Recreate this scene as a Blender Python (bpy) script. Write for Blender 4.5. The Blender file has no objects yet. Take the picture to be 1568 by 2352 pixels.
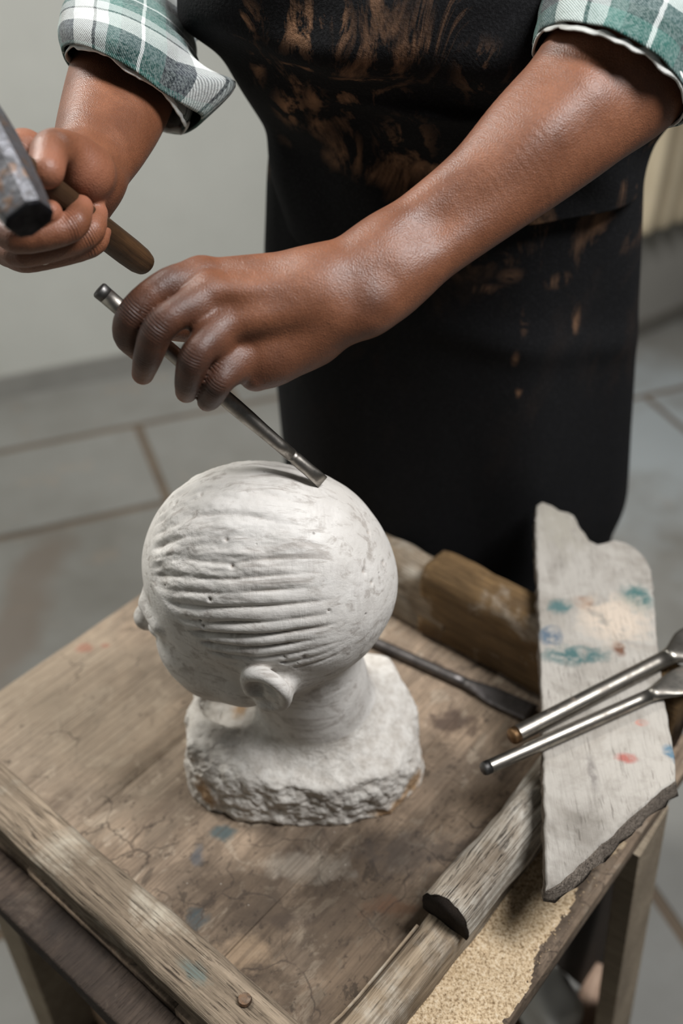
import bpy, bmesh, math, random
import numpy as np
from mathutils import Vector, Matrix

# ------------------------------------------------------------------ camera, world, lights
SC = bpy.context.scene
COL = SC.collection
FPX, PITCH, CAMZ = 2300.0, math.radians(38.0), 1.57
cp, sp = math.cos(PITCH), math.sin(PITCH)
RV = np.array([1.0, 0, 0]); UV_ = np.array([0, sp, cp]); FV = np.array([0, cp, -sp])
CAMP = np.array([0, 0, CAMZ])

cam_d = bpy.data.cameras.new('camera')
cam = bpy.data.objects.new('camera', cam_d); COL.objects.link(cam)
cam.location = (0, 0, CAMZ); cam.rotation_euler = (math.pi / 2 - PITCH, 0, 0)
cam_d.sensor_fit = 'VERTICAL'; cam_d.sensor_height = 36.0; cam_d.sensor_width = 24.0
cam_d.lens = FPX / 2352 * 36.0
cam_d.clip_start = 0.02; cam_d.clip_end = 50
cam_d.dof.use_dof = True; cam_d.dof.focus_distance = 0.76; cam_d.dof.aperture_fstop = 3.0
SC.camera = cam

world = bpy.data.worlds.new('world'); SC.world = world; world.use_nodes = True
bg = world.node_tree.nodes['Background']
bg.inputs[0].default_value = (0.93, 0.97, 1.0, 1); bg.inputs[1].default_value = 0.05

def area(name, loc, target, size, power, color=(1, 1, 1), size_y=None):
    l = bpy.data.lights.new(name, 'AREA'); l.energy = power; l.color = color
    l.size = size
    if size_y: l.shape = 'RECTANGLE'; l.size_y = size_y
    o = bpy.data.objects.new(name, l); COL.objects.link(o)
    o.location = loc
    o.rotation_euler = (Vector(target) - Vector(loc)).to_track_quat('-Z', 'Y').to_euler()
    return o
area('ceiling_light_left', (-1.15, 1.45, 2.7), (0, 0.7, 0.9), 0.36, 42, (1.0, 0.985, 0.95), 0.55)
area('ceiling_light_right', (0.90, 0.30, 2.70), (0.0, 0.7, 0.9), 0.42, 50, (0.98, 0.985, 1.0), 0.8)
area('window_light', (-2.5, 1.5, 1.9), (0.0, 1.3, 1.2), 1.2, 10, (0.95, 0.98, 1.0), 1.2)

vs = SC.view_settings
vs.view_transform = 'Standard'; vs.look = 'None'; vs.gamma = 1; vs.use_curve_mapping = False
vs.exposure = 0.16

# ------------------------------------------------------------------ helpers
def P(x, y, d):
    """photo pixel at optical depth d -> world point"""
    return CAMP + d * ((x - 784) / FPX * RV - (y - 1176) / FPX * UV_ + FV)
def T(x, y, z):
    """photo pixel on the horizontal plane at height z"""
    v = (x - 784) / FPX * RV - (y - 1176) / FPX * UV_ + FV
    return CAMP + v * ((z - CAMZ) / v[2])

def mesh_np(name, verts, faces, smooth=True):
    """faces: (n,4) or (n,3) int array or list of lists"""
    me = bpy.data.meshes.new(name)
    verts = np.asarray(verts, dtype=np.float32)
    if isinstance(faces, np.ndarray):
        k = faces.shape[1]; n = len(faces)
        me.vertices.add(len(verts)); me.vertices.foreach_set('co', verts.ravel())
        me.loops.add(n * k); me.loops.foreach_set('vertex_index', faces.astype(np.int32).ravel())
        me.polygons.add(n)
        me.polygons.foreach_set('loop_start', np.arange(0, n * k, k, dtype=np.int32))
        me.polygons.foreach_set('loop_total', np.full(n, k, dtype=np.int32))
        me.update(calc_edges=True); me.validate()
    else:
        me.from_pydata([tuple(map(float, v)) for v in verts], [], faces); me.update()
    if smooth:
        me.polygons.foreach_set('use_smooth', np.ones(len(me.polygons), dtype=bool))
    return me

def obj(name, me, material=None, parent=None):
    o = bpy.data.objects.new(name, me); COL.objects.link(o)
    if material is not None and me is not None and not me.materials: me.materials.append(material)
    if parent is not None: o.parent = parent
    return o
def empty(name, loc=(0, 0, 0), rz=0):
    o = bpy.data.objects.new(name, None); COL.objects.link(o)
    o.location = loc; o.rotation_euler = (0, 0, rz); o.empty_display_size = 0.05
    return o
def tag(o, label, cat, group=None):
    o['label'] = label; o['category'] = cat
    if group: o['group'] = group
    return o
def struct(o): o['kind'] = 'structure'; return o
def child(o, parent):
    """parent keeping the world placement"""
    bpy.context.view_layer.update()
    o.parent = parent
    o.matrix_parent_inverse = parent.matrix_world.inverted()
    return o

# value noise ------------------------------------------------------
_rng = np.random.RandomState(7)
_PERM = _rng.randint(0, 1 << 30, size=4096)
def _hash(i, j, k):
    h = (i.astype(np.int64) * 73856093) ^ (j.astype(np.int64) * 19349663) ^ (k.astype(np.int64) * 83492791)
    return _PERM[h & 4095] / float(1 << 30)
def vnoise(p):
    p = np.asarray(p, dtype=np.float64); i = np.floor(p).astype(np.int64); f = p - i
    f = f * f * (3 - 2 * f); r = 0
    for dx in (0, 1):
        wx = f[:, 0] if dx else 1 - f[:, 0]
        for dy in (0, 1):
            wy = f[:, 1] if dy else 1 - f[:, 1]
            for dz in (0, 1):
                wz = f[:, 2] if dz else 1 - f[:, 2]
                r = r + wx * wy * wz * _hash(i[:, 0] + dx, i[:, 1] + dy, i[:, 2] + dz)
    return r * 2 - 1
def fbm(p, oct=4, gain=.5):
    a, s, r = 1.0, 1.0, 0
    for o in range(oct):
        r = r + a * vnoise(np.asarray(p) * s + 17.3 * o); a *= gain; s *= 2.03
    return r

# signed distance fields -------------------------------------------
def smin(a, b, k):
    if k <= 0: return np.minimum(a, b)
    h = np.maximum(k - np.abs(a - b), 0) / k
    return np.minimum(a, b) - h * h * k * .25
class Field:
    def __init__(s, lo, hi, h):
        s.lo = np.asarray(lo, float); s.h = h
        s.n = np.ceil((np.asarray(hi) - s.lo) / h).astype(int) + 1
        s.ax = [(s.lo[i] + h * np.arange(s.n[i])).astype(np.float32) for i in range(3)]
        s.F = np.full(s.n, 1.0, np.float32)
    def box(s, lo, hi):
        a = np.clip(np.floor((np.asarray(lo) - s.lo) / s.h).astype(int), 0, s.n)
        b = np.clip(np.ceil((np.asarray(hi) - s.lo) / s.h).astype(int) + 1, 0, s.n)
        return tuple(slice(a[i], b[i]) for i in range(3))
    def grid(s, sl):
        return (s.ax[0][sl[0]][:, None, None], s.ax[1][sl[1]][None, :, None], s.ax[2][sl[2]][None, None, :])
    def chain(s, pts, rad, k=.004, m=.02):
        """smooth chain of tapered capsules -> (slices, values)"""
        pts = [np.asarray(p, float) for p in pts]; r = max(rad) + m
        lo = np.min(pts, axis=0) - r; hi = np.max(pts, axis=0) + r
        sl = s.box(lo, hi); x, y, z = s.grid(sl)
        v = np.full([q.stop - q.start for q in sl], 1.0, np.float32)
        segs = list(zip(pts[:-1], pts[1:], rad[:-1], rad[1:])) if len(pts) > 1 else [(pts[0], pts[0], rad[0], rad[0])]
        for a, b, ra, rb in segs:
            rr = max(ra, rb) + m
            s2 = s.box(np.minimum(a, b) - rr, np.maximum(a, b) + rr)
            if any(q.stop <= q.start for q in s2): continue
            lsl = tuple(slice(q.start - p.start, q.stop - p.start) for q, p in zip(s2, sl))
            x, y, z = s.grid(s2)
            ab = (b - a).astype(np.float32); L = float(ab @ ab) + 1e-12; a = a.astype(np.float32)
            t = np.clip(((x - a[0]) * ab[0] + (y - a[1]) * ab[1] + (z - a[2]) * ab[2]) / np.float32(L), 0, 1)
            d = np.sqrt((x - a[0] - t * ab[0]) ** 2 + (y - a[1] - t * ab[1]) ** 2 + (z - a[2] - t * ab[2]) ** 2) - (np.float32(ra) + t * np.float32(rb - ra))
            v[lsl] = smin(v[lsl], d, k)
        return sl, v
    def tube(s, pts, rad, m=.03, sub=7):
        """spline-interpolated chain: smooth taper without bulges at the control points"""
        c = np.array([list(p) + [r] for p, r in zip(pts, rad)]); e = np.vstack([2 * c[0] - c[1], c, 2 * c[-1] - c[-2]])
        q = []
        for i in range(len(c) - 1):
            p0, p1, p2, p3 = e[i:i + 4]
            for k in range(sub):
                t = k / sub
                q.append(.5 * (2 * p1 + (p2 - p0) * t + (2 * p0 - 5 * p1 + 4 * p2 - p3) * t * t + (3 * p1 - p0 - 3 * p2 + p3) * t ** 3))
        q.append(c[-1]); q = np.array(q)
        return s.chain(list(q[:, :3]), list(q[:, 3]), 0, m)
    def ell(s, c, r, R=None, m=.03):
        """ellipsoid, R = rows of local axes"""
        c = np.asarray(c, float); r = np.asarray(r, float); R = np.eye(3) if R is None else np.asarray(R, float)
        q = r.max() + m; sl = s.box(c - q, c + q); x, y, z = s.grid(sl)
        l = [((x - c[0]) * R[i][0] + (y - c[1]) * R[i][1] + (z - c[2]) * R[i][2]) / r[i] for i in range(3)]
        k0 = np.sqrt(l[0] ** 2 + l[1] ** 2 + l[2] ** 2)
        k1 = np.sqrt((l[0] / r[0]) ** 2 + (l[1] / r[1]) ** 2 + (l[2] / r[2]) ** 2) + 1e-9
        return sl, (k0 * (k0 - 1) / k1).astype(np.float32)
    def add(s, pr, k=.01):
        sl, v = pr; s.F[sl] = smin(s.F[sl], v, k)
    def cut(s, pr, k=.005):
        sl, v = pr; s.F[sl] = -smin(-s.F[sl], v, k)
    def mesh(s):
        return surface_nets(s.F, s.lo, s.h)
def surface_nets(F, lo, h):
    ins = F < 0
    n = np.array(F.shape)
    c = np.zeros(n - 1, np.uint8)
    for dx in (0, 1):
        for dy in (0, 1):
            for dz in (0, 1):
                c += ins[dx:n[0] - 1 + dx, dy:n[1] - 1 + dy, dz:n[2] - 1 + dz]
    act = (c > 0) & (c < 8)
    I = np.argwhere(act)
    idx = np.full(n - 1, -1, np.int32); idx[act] = np.arange(len(I))
    corners = np.array([(a, b, d) for a in (0, 1) for b in (0, 1) for d in (0, 1)])
    vals = np.stack([F[I[:, 0] + o[0], I[:, 1] + o[1], I[:, 2] + o[2]] for o in corners], 1)
    acc = np.zeros((len(I), 3)); cnt = np.zeros(len(I))
    for i in range(8):
        for j in range(i + 1, 8):
            if np.abs(corners[i] - corners[j]).sum() != 1: continue
            a, b = vals[:, i], vals[:, j]; m = (a < 0) != (b < 0)
            t = np.where(m, a / np.where(m, a - b, 1), 0)
            acc += np.where(m[:, None], corners[i] + t[:, None] * (corners[j] - corners[i]), 0); cnt += m
    V = lo + h * (I + acc / cnt[:, None])
    faces = []
    for axis in range(3):
        o1, o2 = [(1, 2), (2, 0), (0, 1)][axis]
        sl0 = [slice(None)] * 3; sl1 = [slice(None)] * 3
        sl0[axis] = slice(0, -1); sl1[axis] = slice(1, None)
        A, B = ins[tuple(sl0)], ins[tuple(sl1)]
        E = np.argwhere(A != B)
        ok = (E[:, o1] > 0) & (E[:, o2] > 0) & (E[:, o1] < n[o1] - 1) & (E[:, o2] < n[o2] - 1)
        E = E[ok]
        e1 = np.zeros(3, int); e1[o1] = 1; e2 = np.zeros(3, int); e2[o2] = 1
        def g(Q): return idx[Q[:, 0], Q[:, 1], Q[:, 2]]
        q = np.stack([g(E - e1 - e2), g(E - e2), g(E), g(E - e1)], 1)
        flip = ~A[E[:, 0], E[:, 1], E[:, 2]]
        q[flip] = q[flip][:, ::-1]
        faces.append(q)
    return V, np.concatenate(faces)
def normals_of(V, Q):
    a, b, c, d = (V[Q[:, i]] for i in range(4))
    fn = np.cross(c - a, d - b); N = np.zeros_like(V)
    for i in range(4): np.add.at(N, Q[:, i], fn)
    return N / (np.linalg.norm(N, axis=1, keepdims=True) + 1e-12)

# generic lofts -----------------------------------------------------
def grid_faces(nu, nv, closed_v=True, closed_u=False):
    f = []
    for i in range(nu if closed_u else nu - 1):
        for j in range(nv if closed_v else nv - 1):
            a = i * nv + j; b = i * nv + (j + 1) % nv
            c = ((i + 1) % nu) * nv + (j + 1) % nv; d = ((i + 1) % nu) * nv + j
            f.append([a, b, c, d])
    return f
def loft(name, rings, caps=True, uv=None, smooth=True, closed=True):
    """rings: list of (n,3); uv: (nu,nv+1,2) optional in metres"""
    nu, nv = len(rings), len(rings[0])
    V = np.concatenate([np.asarray(r) for r in rings])
    F = grid_faces(nu, nv, closed)
    if caps:
        F.append(list(range(nv))[::-1]); F.append([(nu - 1) * nv + j for j in range(nv)])
    me = bpy.data.meshes.new(name)
    me.from_pydata([tuple(map(float, v)) for v in V], [], F); me.update()
    if smooth: me.polygons.foreach_set('use_smooth', np.ones(len(me.polygons), dtype=bool))
    if uv is not None:
        L = me.uv_layers.new(name='UVMap')
        for p in me.polygons:
            ids = [me.loops[l].vertex_index for l in p.loop_indices]
            js = [v % nv for v in ids]; wrap = closed and max(js) - min(js) > 1
            for l, v in zip(p.loop_indices, ids):
                i, j = divmod(v, nv)
                if wrap and j == 0: j = nv
                L.data[l].uv = uv[i][min(j, len(uv[i]) - 1)]
    return me
def fix_normals(me):
    bm = bmesh.new(); bm.from_mesh(me); bmesh.ops.recalc_face_normals(bm, faces=bm.faces); bm.to_mesh(me); bm.free(); return me
def join_np(parts):
    V = []; F = []; o = 0
    for v, f in parts: V.append(v); F.append(np.asarray(f) + o); o += len(v)
    return np.concatenate(V), np.concatenate(F)

def plank_mesh(name, L, W, H, nseg=40, rough=.002, bev=.004, seed=0, prof=None, endjag=0.0, freq=14, slant0=0, slant1=0, pw=None):
    """beam along local +X from 0..L, centred in Y, z 0..H; worn edges. prof: list of (y,z) overrides the section"""
    if prof is None:
        y, z, b = W / 2, H, bev
        m = 5
        prof = []
        def edge(p, q, n): return [(p[0] + (q[0] - p[0]) * t / n, p[1] + (q[1] - p[1]) * t / n) for t in range(n)]
        cs = [(-y + b, 0), (y - b, 0), (y, b), (y, z - b), (y - b, z), (-y + b, z), (-y, z - b), (-y, b)]
        for i in range(8):
            prof += edge(cs[i], cs[(i + 1) % 8], m if i % 2 == 0 else 1) if i != 1 else edge(cs[i], cs[i + 1], 1)
    prof = np.array(prof); n = len(prof)
    rings = []
    cy, cz = prof.mean(0)
    for i in range(nseg + 1):
        x = L * i / nseg
        r = np.zeros((n, 3)); r[:, 1:] = prof
        r[:, 0] = x
        q = np.stack([r[:, 0] * freq, r[:, 1] * freq * 5, r[:, 2] * freq * 5], 1) + seed * 13.7
        nv = fbm(q, 3); nw = fbm(q * 1.0 + 91, 3)
        dirv = prof - [cy, cz]; dl = np.linalg.norm(dirv, axis=1, keepdims=True); dirv = dirv / dl
        off = dirv * (nv * rough)[:, None]
        bottom = prof[:, 1] < 1e-6
        off[bottom, 1] = 0
        r[:, 1:] += off
        if pw is not None: r[:, 1:] = pw(x / L, r[:, 1:])
        if i == 0: r[:, 0] += endjag * nw + slant0 * r[:, 1]
        if i == nseg: r[:, 0] += endjag * nw + slant1 * r[:, 1]
        if i == 1: r[:, 0] += slant0 * r[:, 1] * .6
        if i == nseg - 1: r[:, 0] += slant1 * r[:, 1] * .6
        rings.append(r)
    me = loft(name, rings); fix_normals(me)
    return me

# ------------------------------------------------------------------ material helpers
class NT:
    def __init__(s, name):
        s.m = bpy.data.materials.new(name); s.m.use_nodes = True
        s.t = s.m.node_tree; s.b = s.t.nodes['Principled BSDF']
        s._tc = None
    def n(s, typ, **kw):
        nd = s.t.nodes.new(typ)
        for k, v in kw.items():
            if k.startswith('i_'):
                s.put(nd.inputs[int(k[2:]) if k[2:].isdigit() else k[2:].replace('_', ' ')], v)
            else: setattr(nd, k, v)
        return nd
    def put(s, inp, v):
        if hasattr(v, 'is_linked') or isinstance(v, bpy.types.NodeSocket): s.t.links.new(v, inp)
        else: inp.default_value = v
    def coords(s, kind='Object', scale=(1, 1, 1), loc=(0, 0, 0), rot=(0, 0, 0)):
        if s._tc is None: s._tc = s.n('ShaderNodeTexCoord')
        m = s.n('ShaderNodeMapping'); m.inputs['Scale'].default_value = scale
        m.inputs['Location'].default_value = loc; m.inputs['Rotation'].default_value = rot
        s.t.links.new(s._tc.outputs[kind], m.inputs[0]); return m.outputs[0]
    def noise(s, vec, scale=5, detail=6, rough=.55, dist=0):
        nd = s.n('ShaderNodeTexNoise'); s.put(nd.inputs['Vector'], vec)
        nd.inputs['Scale'].default_value = scale; nd.inputs['Detail'].default_value = detail
        nd.inputs['Roughness'].default_value = rough; nd.inputs['Distortion'].default_value = dist
        return nd.outputs[0]
    def vor(s, vec, scale=5, feature='F1', rnd=1):
        nd = s.n('ShaderNodeTexVoronoi', feature=feature); s.put(nd.inputs['Vector'], vec)
        nd.inputs['Scale'].default_value = scale; nd.inputs['Randomness'].default_value = rnd
        return nd.outputs['Distance']
    def ramp(s, fac, stops, interp='LINEAR'):
        nd = s.n('ShaderNodeValToRGB'); cr = nd.color_ramp; cr.interpolation = interp
        while len(cr.elements) < len(stops): cr.elements.new(.5)
        for e, (p, c) in zip(cr.elements, stops):
            e.position = p; e.color = (c, c, c, 1) if isinstance(c, (int, float)) else (*c, 1)
        s.put(nd.inputs[0], fac); return nd.outputs[0]
    def mix(s, fac, a, b, mode='MIX'):
        nd = s.n('ShaderNodeMix', data_type='RGBA', blend_type=mode)
        s.put(nd.inputs[0], fac)
        for i, v in ((6, a), (7, b)):
            if isinstance(v, tuple) and len(v) == 3: v = (*v, 1)
            s.put(nd.inputs[i], v)
        return nd.outputs[2]
    def math(s, op, a, b=0.0, c=0.0, clamp=False):
        nd = s.n('ShaderNodeMath', operation=op, use_clamp=clamp)
        s.put(nd.inputs[0], a); s.put(nd.inputs[1], b); s.put(nd.inputs[2], c); return nd.outputs[0]
    def bump(s, h, strength=.5, dist=.01, normal=None):
        nd = s.n('ShaderNodeBump'); nd.inputs['Strength'].default_value = strength
        nd.inputs['Distance'].default_value = dist; s.put(nd.inputs['Height'], h)
        if normal is not None: s.put(nd.inputs['Normal'], normal)
        return nd.outputs[0]
    def out(s, color=None, rough=None, normal=None, metal=None, spec=None, **kw):
        for nm, v in (('Base Color', color), ('Roughness', rough), ('Normal', normal), ('Metallic', metal), ('Specular IOR Level', spec)):
            if v is not None:
                if isinstance(v, tuple) and len(v) == 3: v = (*v, 1)
                s.put(s.b.inputs[nm], v)
        for k, v in kw.items(): s.put(s.b.inputs[k.replace('_', ' ')], v)
        return s.m
    def near(s, vec, c, r, soft=.35, wob=None):
        """1 inside a blob around c (object space), radii r"""
        m = s.n('ShaderNodeMapping', vector_type='POINT')
        m.inputs['Location'].default_value = tuple(-c[i] / r[i] for i in range(3))
        m.inputs['Scale'].default_value = tuple(1 / r[i] for i in range(3)); s.put(m.inputs[0], vec)
        l = s.n('ShaderNodeVectorMath', operation='LENGTH'); s.put(l.inputs[0], m.outputs[0])
        v = l.outputs['Value']
        if wob is not None: v = s.math('ADD', v, s.math('MULTIPLY', s.math('SUBTRACT', wob, .5), 2.2))
        return s.ramp(v, [(0, 1), (max(.01, 1 - soft), 1), (1, 0)])

def srgb(r, g, b):
    f = lambda c: (c / 255 / 12.92) if c <= 10.3 else ((c / 255 + .055) / 1.055) ** 2.4
    return (f(r), f(g), f(b))

def wood(name, light, dark, crack=(.03, .022, .016), paint=(), dirt=None, grain=1.0, crackamt=.5, rough=.85, axis='X', bumps=1.0, whitewash=None, scale=1.0, lines=1.0):
    w = NT(name)
    st = {'X': (1, 1, 1), 'Y': (1, 1, 1)}[axis]
    ob = w.coords('Object')
    a, c = (1.0, 9.0)
    sc = (a, c, c) if axis == 'X' else (c, a, c)
    g1v = w.coords('Object', scale=tuple(v * 9 * scale for v in sc))
    g1 = w.noise(g1v, 1.6 * grain, 8, .62, .8)
    g2v = w.coords('Object', scale=tuple(v * 26 * scale for v in ((.8, 14, 14) if axis == 'X' else (14, .8, 14))), loc=(3, 1, 2))
    g2 = w.noise(g2v, 1.4 * grain, 5, .6, .4)
    big = w.noise(w.coords('Object', loc=(1.3, 4, 2)), 9 * scale, 6, .6, .3)
    col = w.mix(w.ramp(g1, [(.3, 0), (.72, 1)]), dark, light)
    col = w.mix(w.ramp(big, [(.38, .65), (.62, 0)]), col, tuple(.45 * d + .12 * l for d, l in zip(dark, light)))
    if whitewash:
        ww = w.noise(w.coords('Object', loc=(7, 2, 5)), 16 * scale, 8, .65, .5)
        col = w.mix(w.ramp(ww, [(whitewash[1] - .08, 0), (whitewash[1] + .1, .9)]), col, whitewash[0])
    if dirt:
        dn = w.noise(w.coords('Object', loc=(2, 9, 4)), 6 * scale, 8, .7, .6)
        col = w.mix(w.ramp(dn, [(dirt[1], 0), (dirt[1] + .16, .85)]), col, dirt[0])
    wob = w.noise(w.coords('Object', loc=(5, 5, 1)), 60, 5, .6)
    for (c0, r0, pc) in paint:
        col = w.mix(w.math('MULTIPLY', w.math('MULTIPLY', w.near(ob, c0, tuple(1.25 * q for q in r0), .5, wob), .95), w.ramp(wob, [(.36, .2), (.50, 1)])), col, pc)
    g3 = w.noise(w.coords('Object', scale=((5, 480, 300) if axis == 'X' else (480, 5, 300)), loc=(2, 6, 1)), 1.0, 5, .65, .25)
    col = w.mix(w.math('MULTIPLY', w.ramp(g3, [(.38, .75), (.52, 0)]), lines * min(1, crackamt + .15)), col, tuple(.55 * d_ for d_ in dark))
    ck = w.ramp(g2, [(.33, 1), (.42, 0)])
    clus = w.ramp(w.noise(w.coords('Object', loc=(8, 8, 3)), 22 * scale, 4, .6), [(.42, .12), (.60, 1)])
    ckm = w.math('MULTIPLY', w.math('MULTIPLY', ck, clus), crackamt)
    col = w.mix(ckm, col, crack)
    h = w.math('SUBTRACT', w.math('ADD', w.math('MULTIPLY', g1, .5), w.math('ADD', w.math('MULTIPLY', g3, .35), w.math('MULTIPLY', g2, .35))), w.math('MULTIPLY', ckm, .9))
    fine = w.noise(w.coords('Object'), 260, 3, .6)
    h = w.math('ADD', h, w.math('MULTIPLY', fine, .12))
    return w.out(col, rough, w.bump(h, .75 * bumps, .004), spec=.25)

def m_plaster(name, c, c2, scale=3, bump=.15, rough=.9):
    w = NT(name); n1 = w.noise(w.coords('Object'), scale, 5, .6)
    n2 = w.noise(w.coords('Object'), scale * 30, 3, .6)
    return w.out(w.mix(w.ramp(n1, [(.35, 0), (.65, 1)]), c, c2), rough, w.bump(n2, bump, .002), spec=.3)
def m_metal(name, c, c2, rough=.32, rust=None, scale=60, rustamt=.55):
    w = NT(name)
    n1 = w.noise(w.coords('Object'), scale, 6, .65); n2 = w.noise(w.coords('Object', loc=(3, 3, 3)), scale * .5, 7, .7)
    col = w.mix(w.ramp(n1, [(.35, 0), (.65, 1)]), c, c2); metal = 1.0
    r = w.ramp(n1, [(.3, rough), (.7, min(1, rough + .22))])
    if rust:
        k = w.ramp(n2, [(rustamt, 0), (rustamt + .12, 1)])
        col = w.mix(k, col, rust); metal = w.ramp(k, [(0, 1), (1, .35)]); r = w.mix(k, r, (.75, .75, .75))
    return w.out(col, r, w.bump(n1, .25, .0008), metal)

# ------------------------------------------------------------------ room
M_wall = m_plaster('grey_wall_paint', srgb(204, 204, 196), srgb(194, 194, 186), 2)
M_wall2 = m_plaster('grey_wall_paint_dark', srgb(168, 164, 156), srgb(158, 154, 146), 2)  # darker grey for the right-hand walls, full height
M_base = m_plaster('grey_baseboard_paint', srgb(150, 148, 142), srgb(140, 138, 132), 5)
def floor_mat():
    w = NT('painted_floor_board')
    n1 = w.noise(w.coords('Object'), 3.2, 6, .6); n2 = w.noise(w.coords('Object', loc=(5, 3, 0)), 7, 6, .65)
    oi = w.n('ShaderNodeObjectInfo')
    col = w.mix(w.ramp(n1, [(.3, 0), (.7, 1)]), srgb(116, 113, 106), srgb(140, 139, 134))
    col = w.mix(w.ramp(n2, [(.58, 0), (.72, .5)]), col, srgb(158, 138, 118))
    gp = w.n('ShaderNodeNewGeometry').outputs['Position']
    wob = w.noise(gp, 5, 4)
    col = w.mix(w.math('MULTIPLY', w.near(gp, tuple(T(40, 1430, 0)), (.09, .34, .3), .6, wob), .55), col, srgb(112, 96, 82))
    col = w.mix(w.math('MULTIPLY', w.near(gp, tuple(T(1510, 1000, 0)), (.6, .6, .3), .8, wob), .7), col, srgb(172, 180, 183))
    col = w.mix(w.math('MULTIPLY', oi.outputs['Random'], .25), col, srgb(150, 150, 146))
    return w.out(col, .55, w.bump(n2, .2, .002), spec=.35)
M_floor = floor_mat()
M_joint = m_plaster('floor_joint_dirt', srgb(112, 98, 82), srgb(96, 84, 72), 6)

def box_mesh(name, lo, hi, bev=0.0):
    bm = bmesh.new()
    bmesh.ops.create_cube(bm, size=1)
    lo = Vector(lo); hi = Vector(hi)
    for v in bm.verts: v.co = Vector(((lo[i] + hi[i]) / 2 + v.co[i] * (hi[i] - lo[i])) for i in range(3))
    if bev: bmesh.ops.bevel(bm, geom=bm.edges[:], offset=bev, segments=2, affect='EDGES', profile=.6)
    me = bpy.data.meshes.new(name); bm.to_mesh(me); bm.free(); return me

ANG = math.radians(21)
fl = struct(obj('floor', box_mesh('floor', (-3.2, -2.0, -.06), (5.4, 3.4, -.004)), M_joint))
fl.rotation_euler = (0, 0, ANG)
# boards: u along the wall, v away from the camera (floor local frame)
for (v0, v1, off) in ((2.466, 2.95, .62), (2.08, 2.466, .32), (1.02, 2.08, .55), (.0, 1.02, .84), (-1.0, .0, .4)):
    Lt = 1.22
    me = box_mesh('floor_board', (0, 0, -.012), (Lt - .022, v1 - v0 - .022, 0), .003)
    for k in range(-4, 5):
        u0 = off + k * Lt
        if u0 + Lt > 5.4 or u0 < -3.2: continue
        t = obj('floor_board', me, M_floor, fl)
        t.location = (u0 + .011, v0 + .011, 0)

def wall(name, a, b, z0, z1, th, m):
    a = Vector((*a, 0)); b = Vector((*b, 0)); d = b - a; L = d.length
    o = obj(name, box_mesh(name, (0, 0, z0), (L, th, z1)), m)
    o.location = a; o.rotation_euler = (0, 0, math.atan2(d.y, d.x)); return o
def wl(x): return 2.986 + .41 * x
wb = struct(wall('wall_back', (-3.0, wl(-3.0)), (.6, wl(.6)), 0, 2.9, .12, M_wall))
bb = struct(wall('baseboard_back', (-3.0, wl(-3.0) - .016), (.6, wl(.6) - .016), 0, .07, .014, M_base))
def wr(x): return 2.239 + .74 * x
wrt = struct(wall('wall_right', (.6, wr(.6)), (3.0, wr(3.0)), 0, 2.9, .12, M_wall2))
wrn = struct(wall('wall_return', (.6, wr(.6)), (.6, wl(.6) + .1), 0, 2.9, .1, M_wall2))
b2 = struct(wall('baseboard_right', (.6, wr(.6) - .02), (3.0, wr(3.0) - .02), 0, .05, .016, m_plaster('dark_baseboard', srgb(120, 116, 108), srgb(110, 106, 98), 5)))

wle = struct(wall('wall_left', (-3.0, wl(-3.0)), (-1.95, -.80), 0, 2.9, .1, M_wall))
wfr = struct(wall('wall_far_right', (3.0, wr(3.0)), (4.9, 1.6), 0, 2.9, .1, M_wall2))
# radiator on the right wall: cast sections
M_rad = m_plaster('beige_radiator_enamel', srgb(203, 188, 160), srgb(192, 176, 148), 6, .1, .45)
rd = Vector((1, .74, 0)).normalized(); rn = Vector((.74, -1, 0)).normalized()
rx0 = .73
rbase = Vector((rx0, wr(rx0), 0)) + rn * .10
rad = empty('radiator', (rbase.x, rbase.y, .45), math.atan2(rd.y, rd.x))
tag(rad, 'beige ribbed cast radiator hanging on the wall behind the person', 'radiator')
def rad_section():
    rings = []
    H = .56
    zs = [0, .012, .03, .06, .09] + list(np.linspace(.12, H - .12, 6)) + [H - .09, H - .06, H - .03, H - .012, H]
    for z in zs:
        e = min(z, H - z)
        k = math.sqrt(max(0, 1 - max(0, (.03 - e) / .03) ** 2)) * .75 + .25
        wx = (.028 if e < .08 else .023) * k; wy = .07 * k
        ring = []
        for j in range(20):
            t = 2 * math.pi * j / 20
            ring.append((wx * math.copysign(abs(math.cos(t)) ** .7, math.cos(t)), wy * math.copysign(abs(math.sin(t)) ** .6, math.sin(t)), z))
        rings.append(np.array(ring))
    return loft('section', rings)
rs = rad_section()
for i in range(9):
    s = obj('section', rs, M_rad, rad); s.location = (.035 + i * .074, 0, 0)
for z in (.05, .51):
    rr = []
    for x in (0, .66):
        rr.append(np.array([(x, .02 * math.cos(t), z + .02 * math.sin(t)) for t in np.linspace(0, 2 * math.pi, 12, endpoint=False)]))
    obj('header_pipe', loft('header_pipe', rr), M_rad, rad)
for x in (.1, .5):
    obj('wall_bracket', box_mesh('wall_bracket', (x - .01, .05, .06), (x + .01, .097, .09), .002), M_rad, rad)

# ------------------------------------------------------------------ sculptor's stand
D1 = np.array([.766, -.643, 0]); D2 = np.array([.643, .766, 0])
TZ = .75
A0, A1, B0, B1 = -.756, -.142, .188, .745
def AB(a, b, z=TZ): return a * D1 + b * D2 + np.array([0, 0, z])
stand = empty('modelling_stand', tuple(AB((A0 + A1) / 2, (B0 + B1) / 2, 0)), math.atan2(D1[1], D1[0]))
tag(stand, 'weathered wooden sculptor\'s stand with nailed rails carrying the stone bust', 'work stand')
CA, CB = (A0 + A1) / 2, (B0 + B1) / 2
def sl(a, b, z): return (a - CA, b - CB, z)     # stand local

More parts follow.
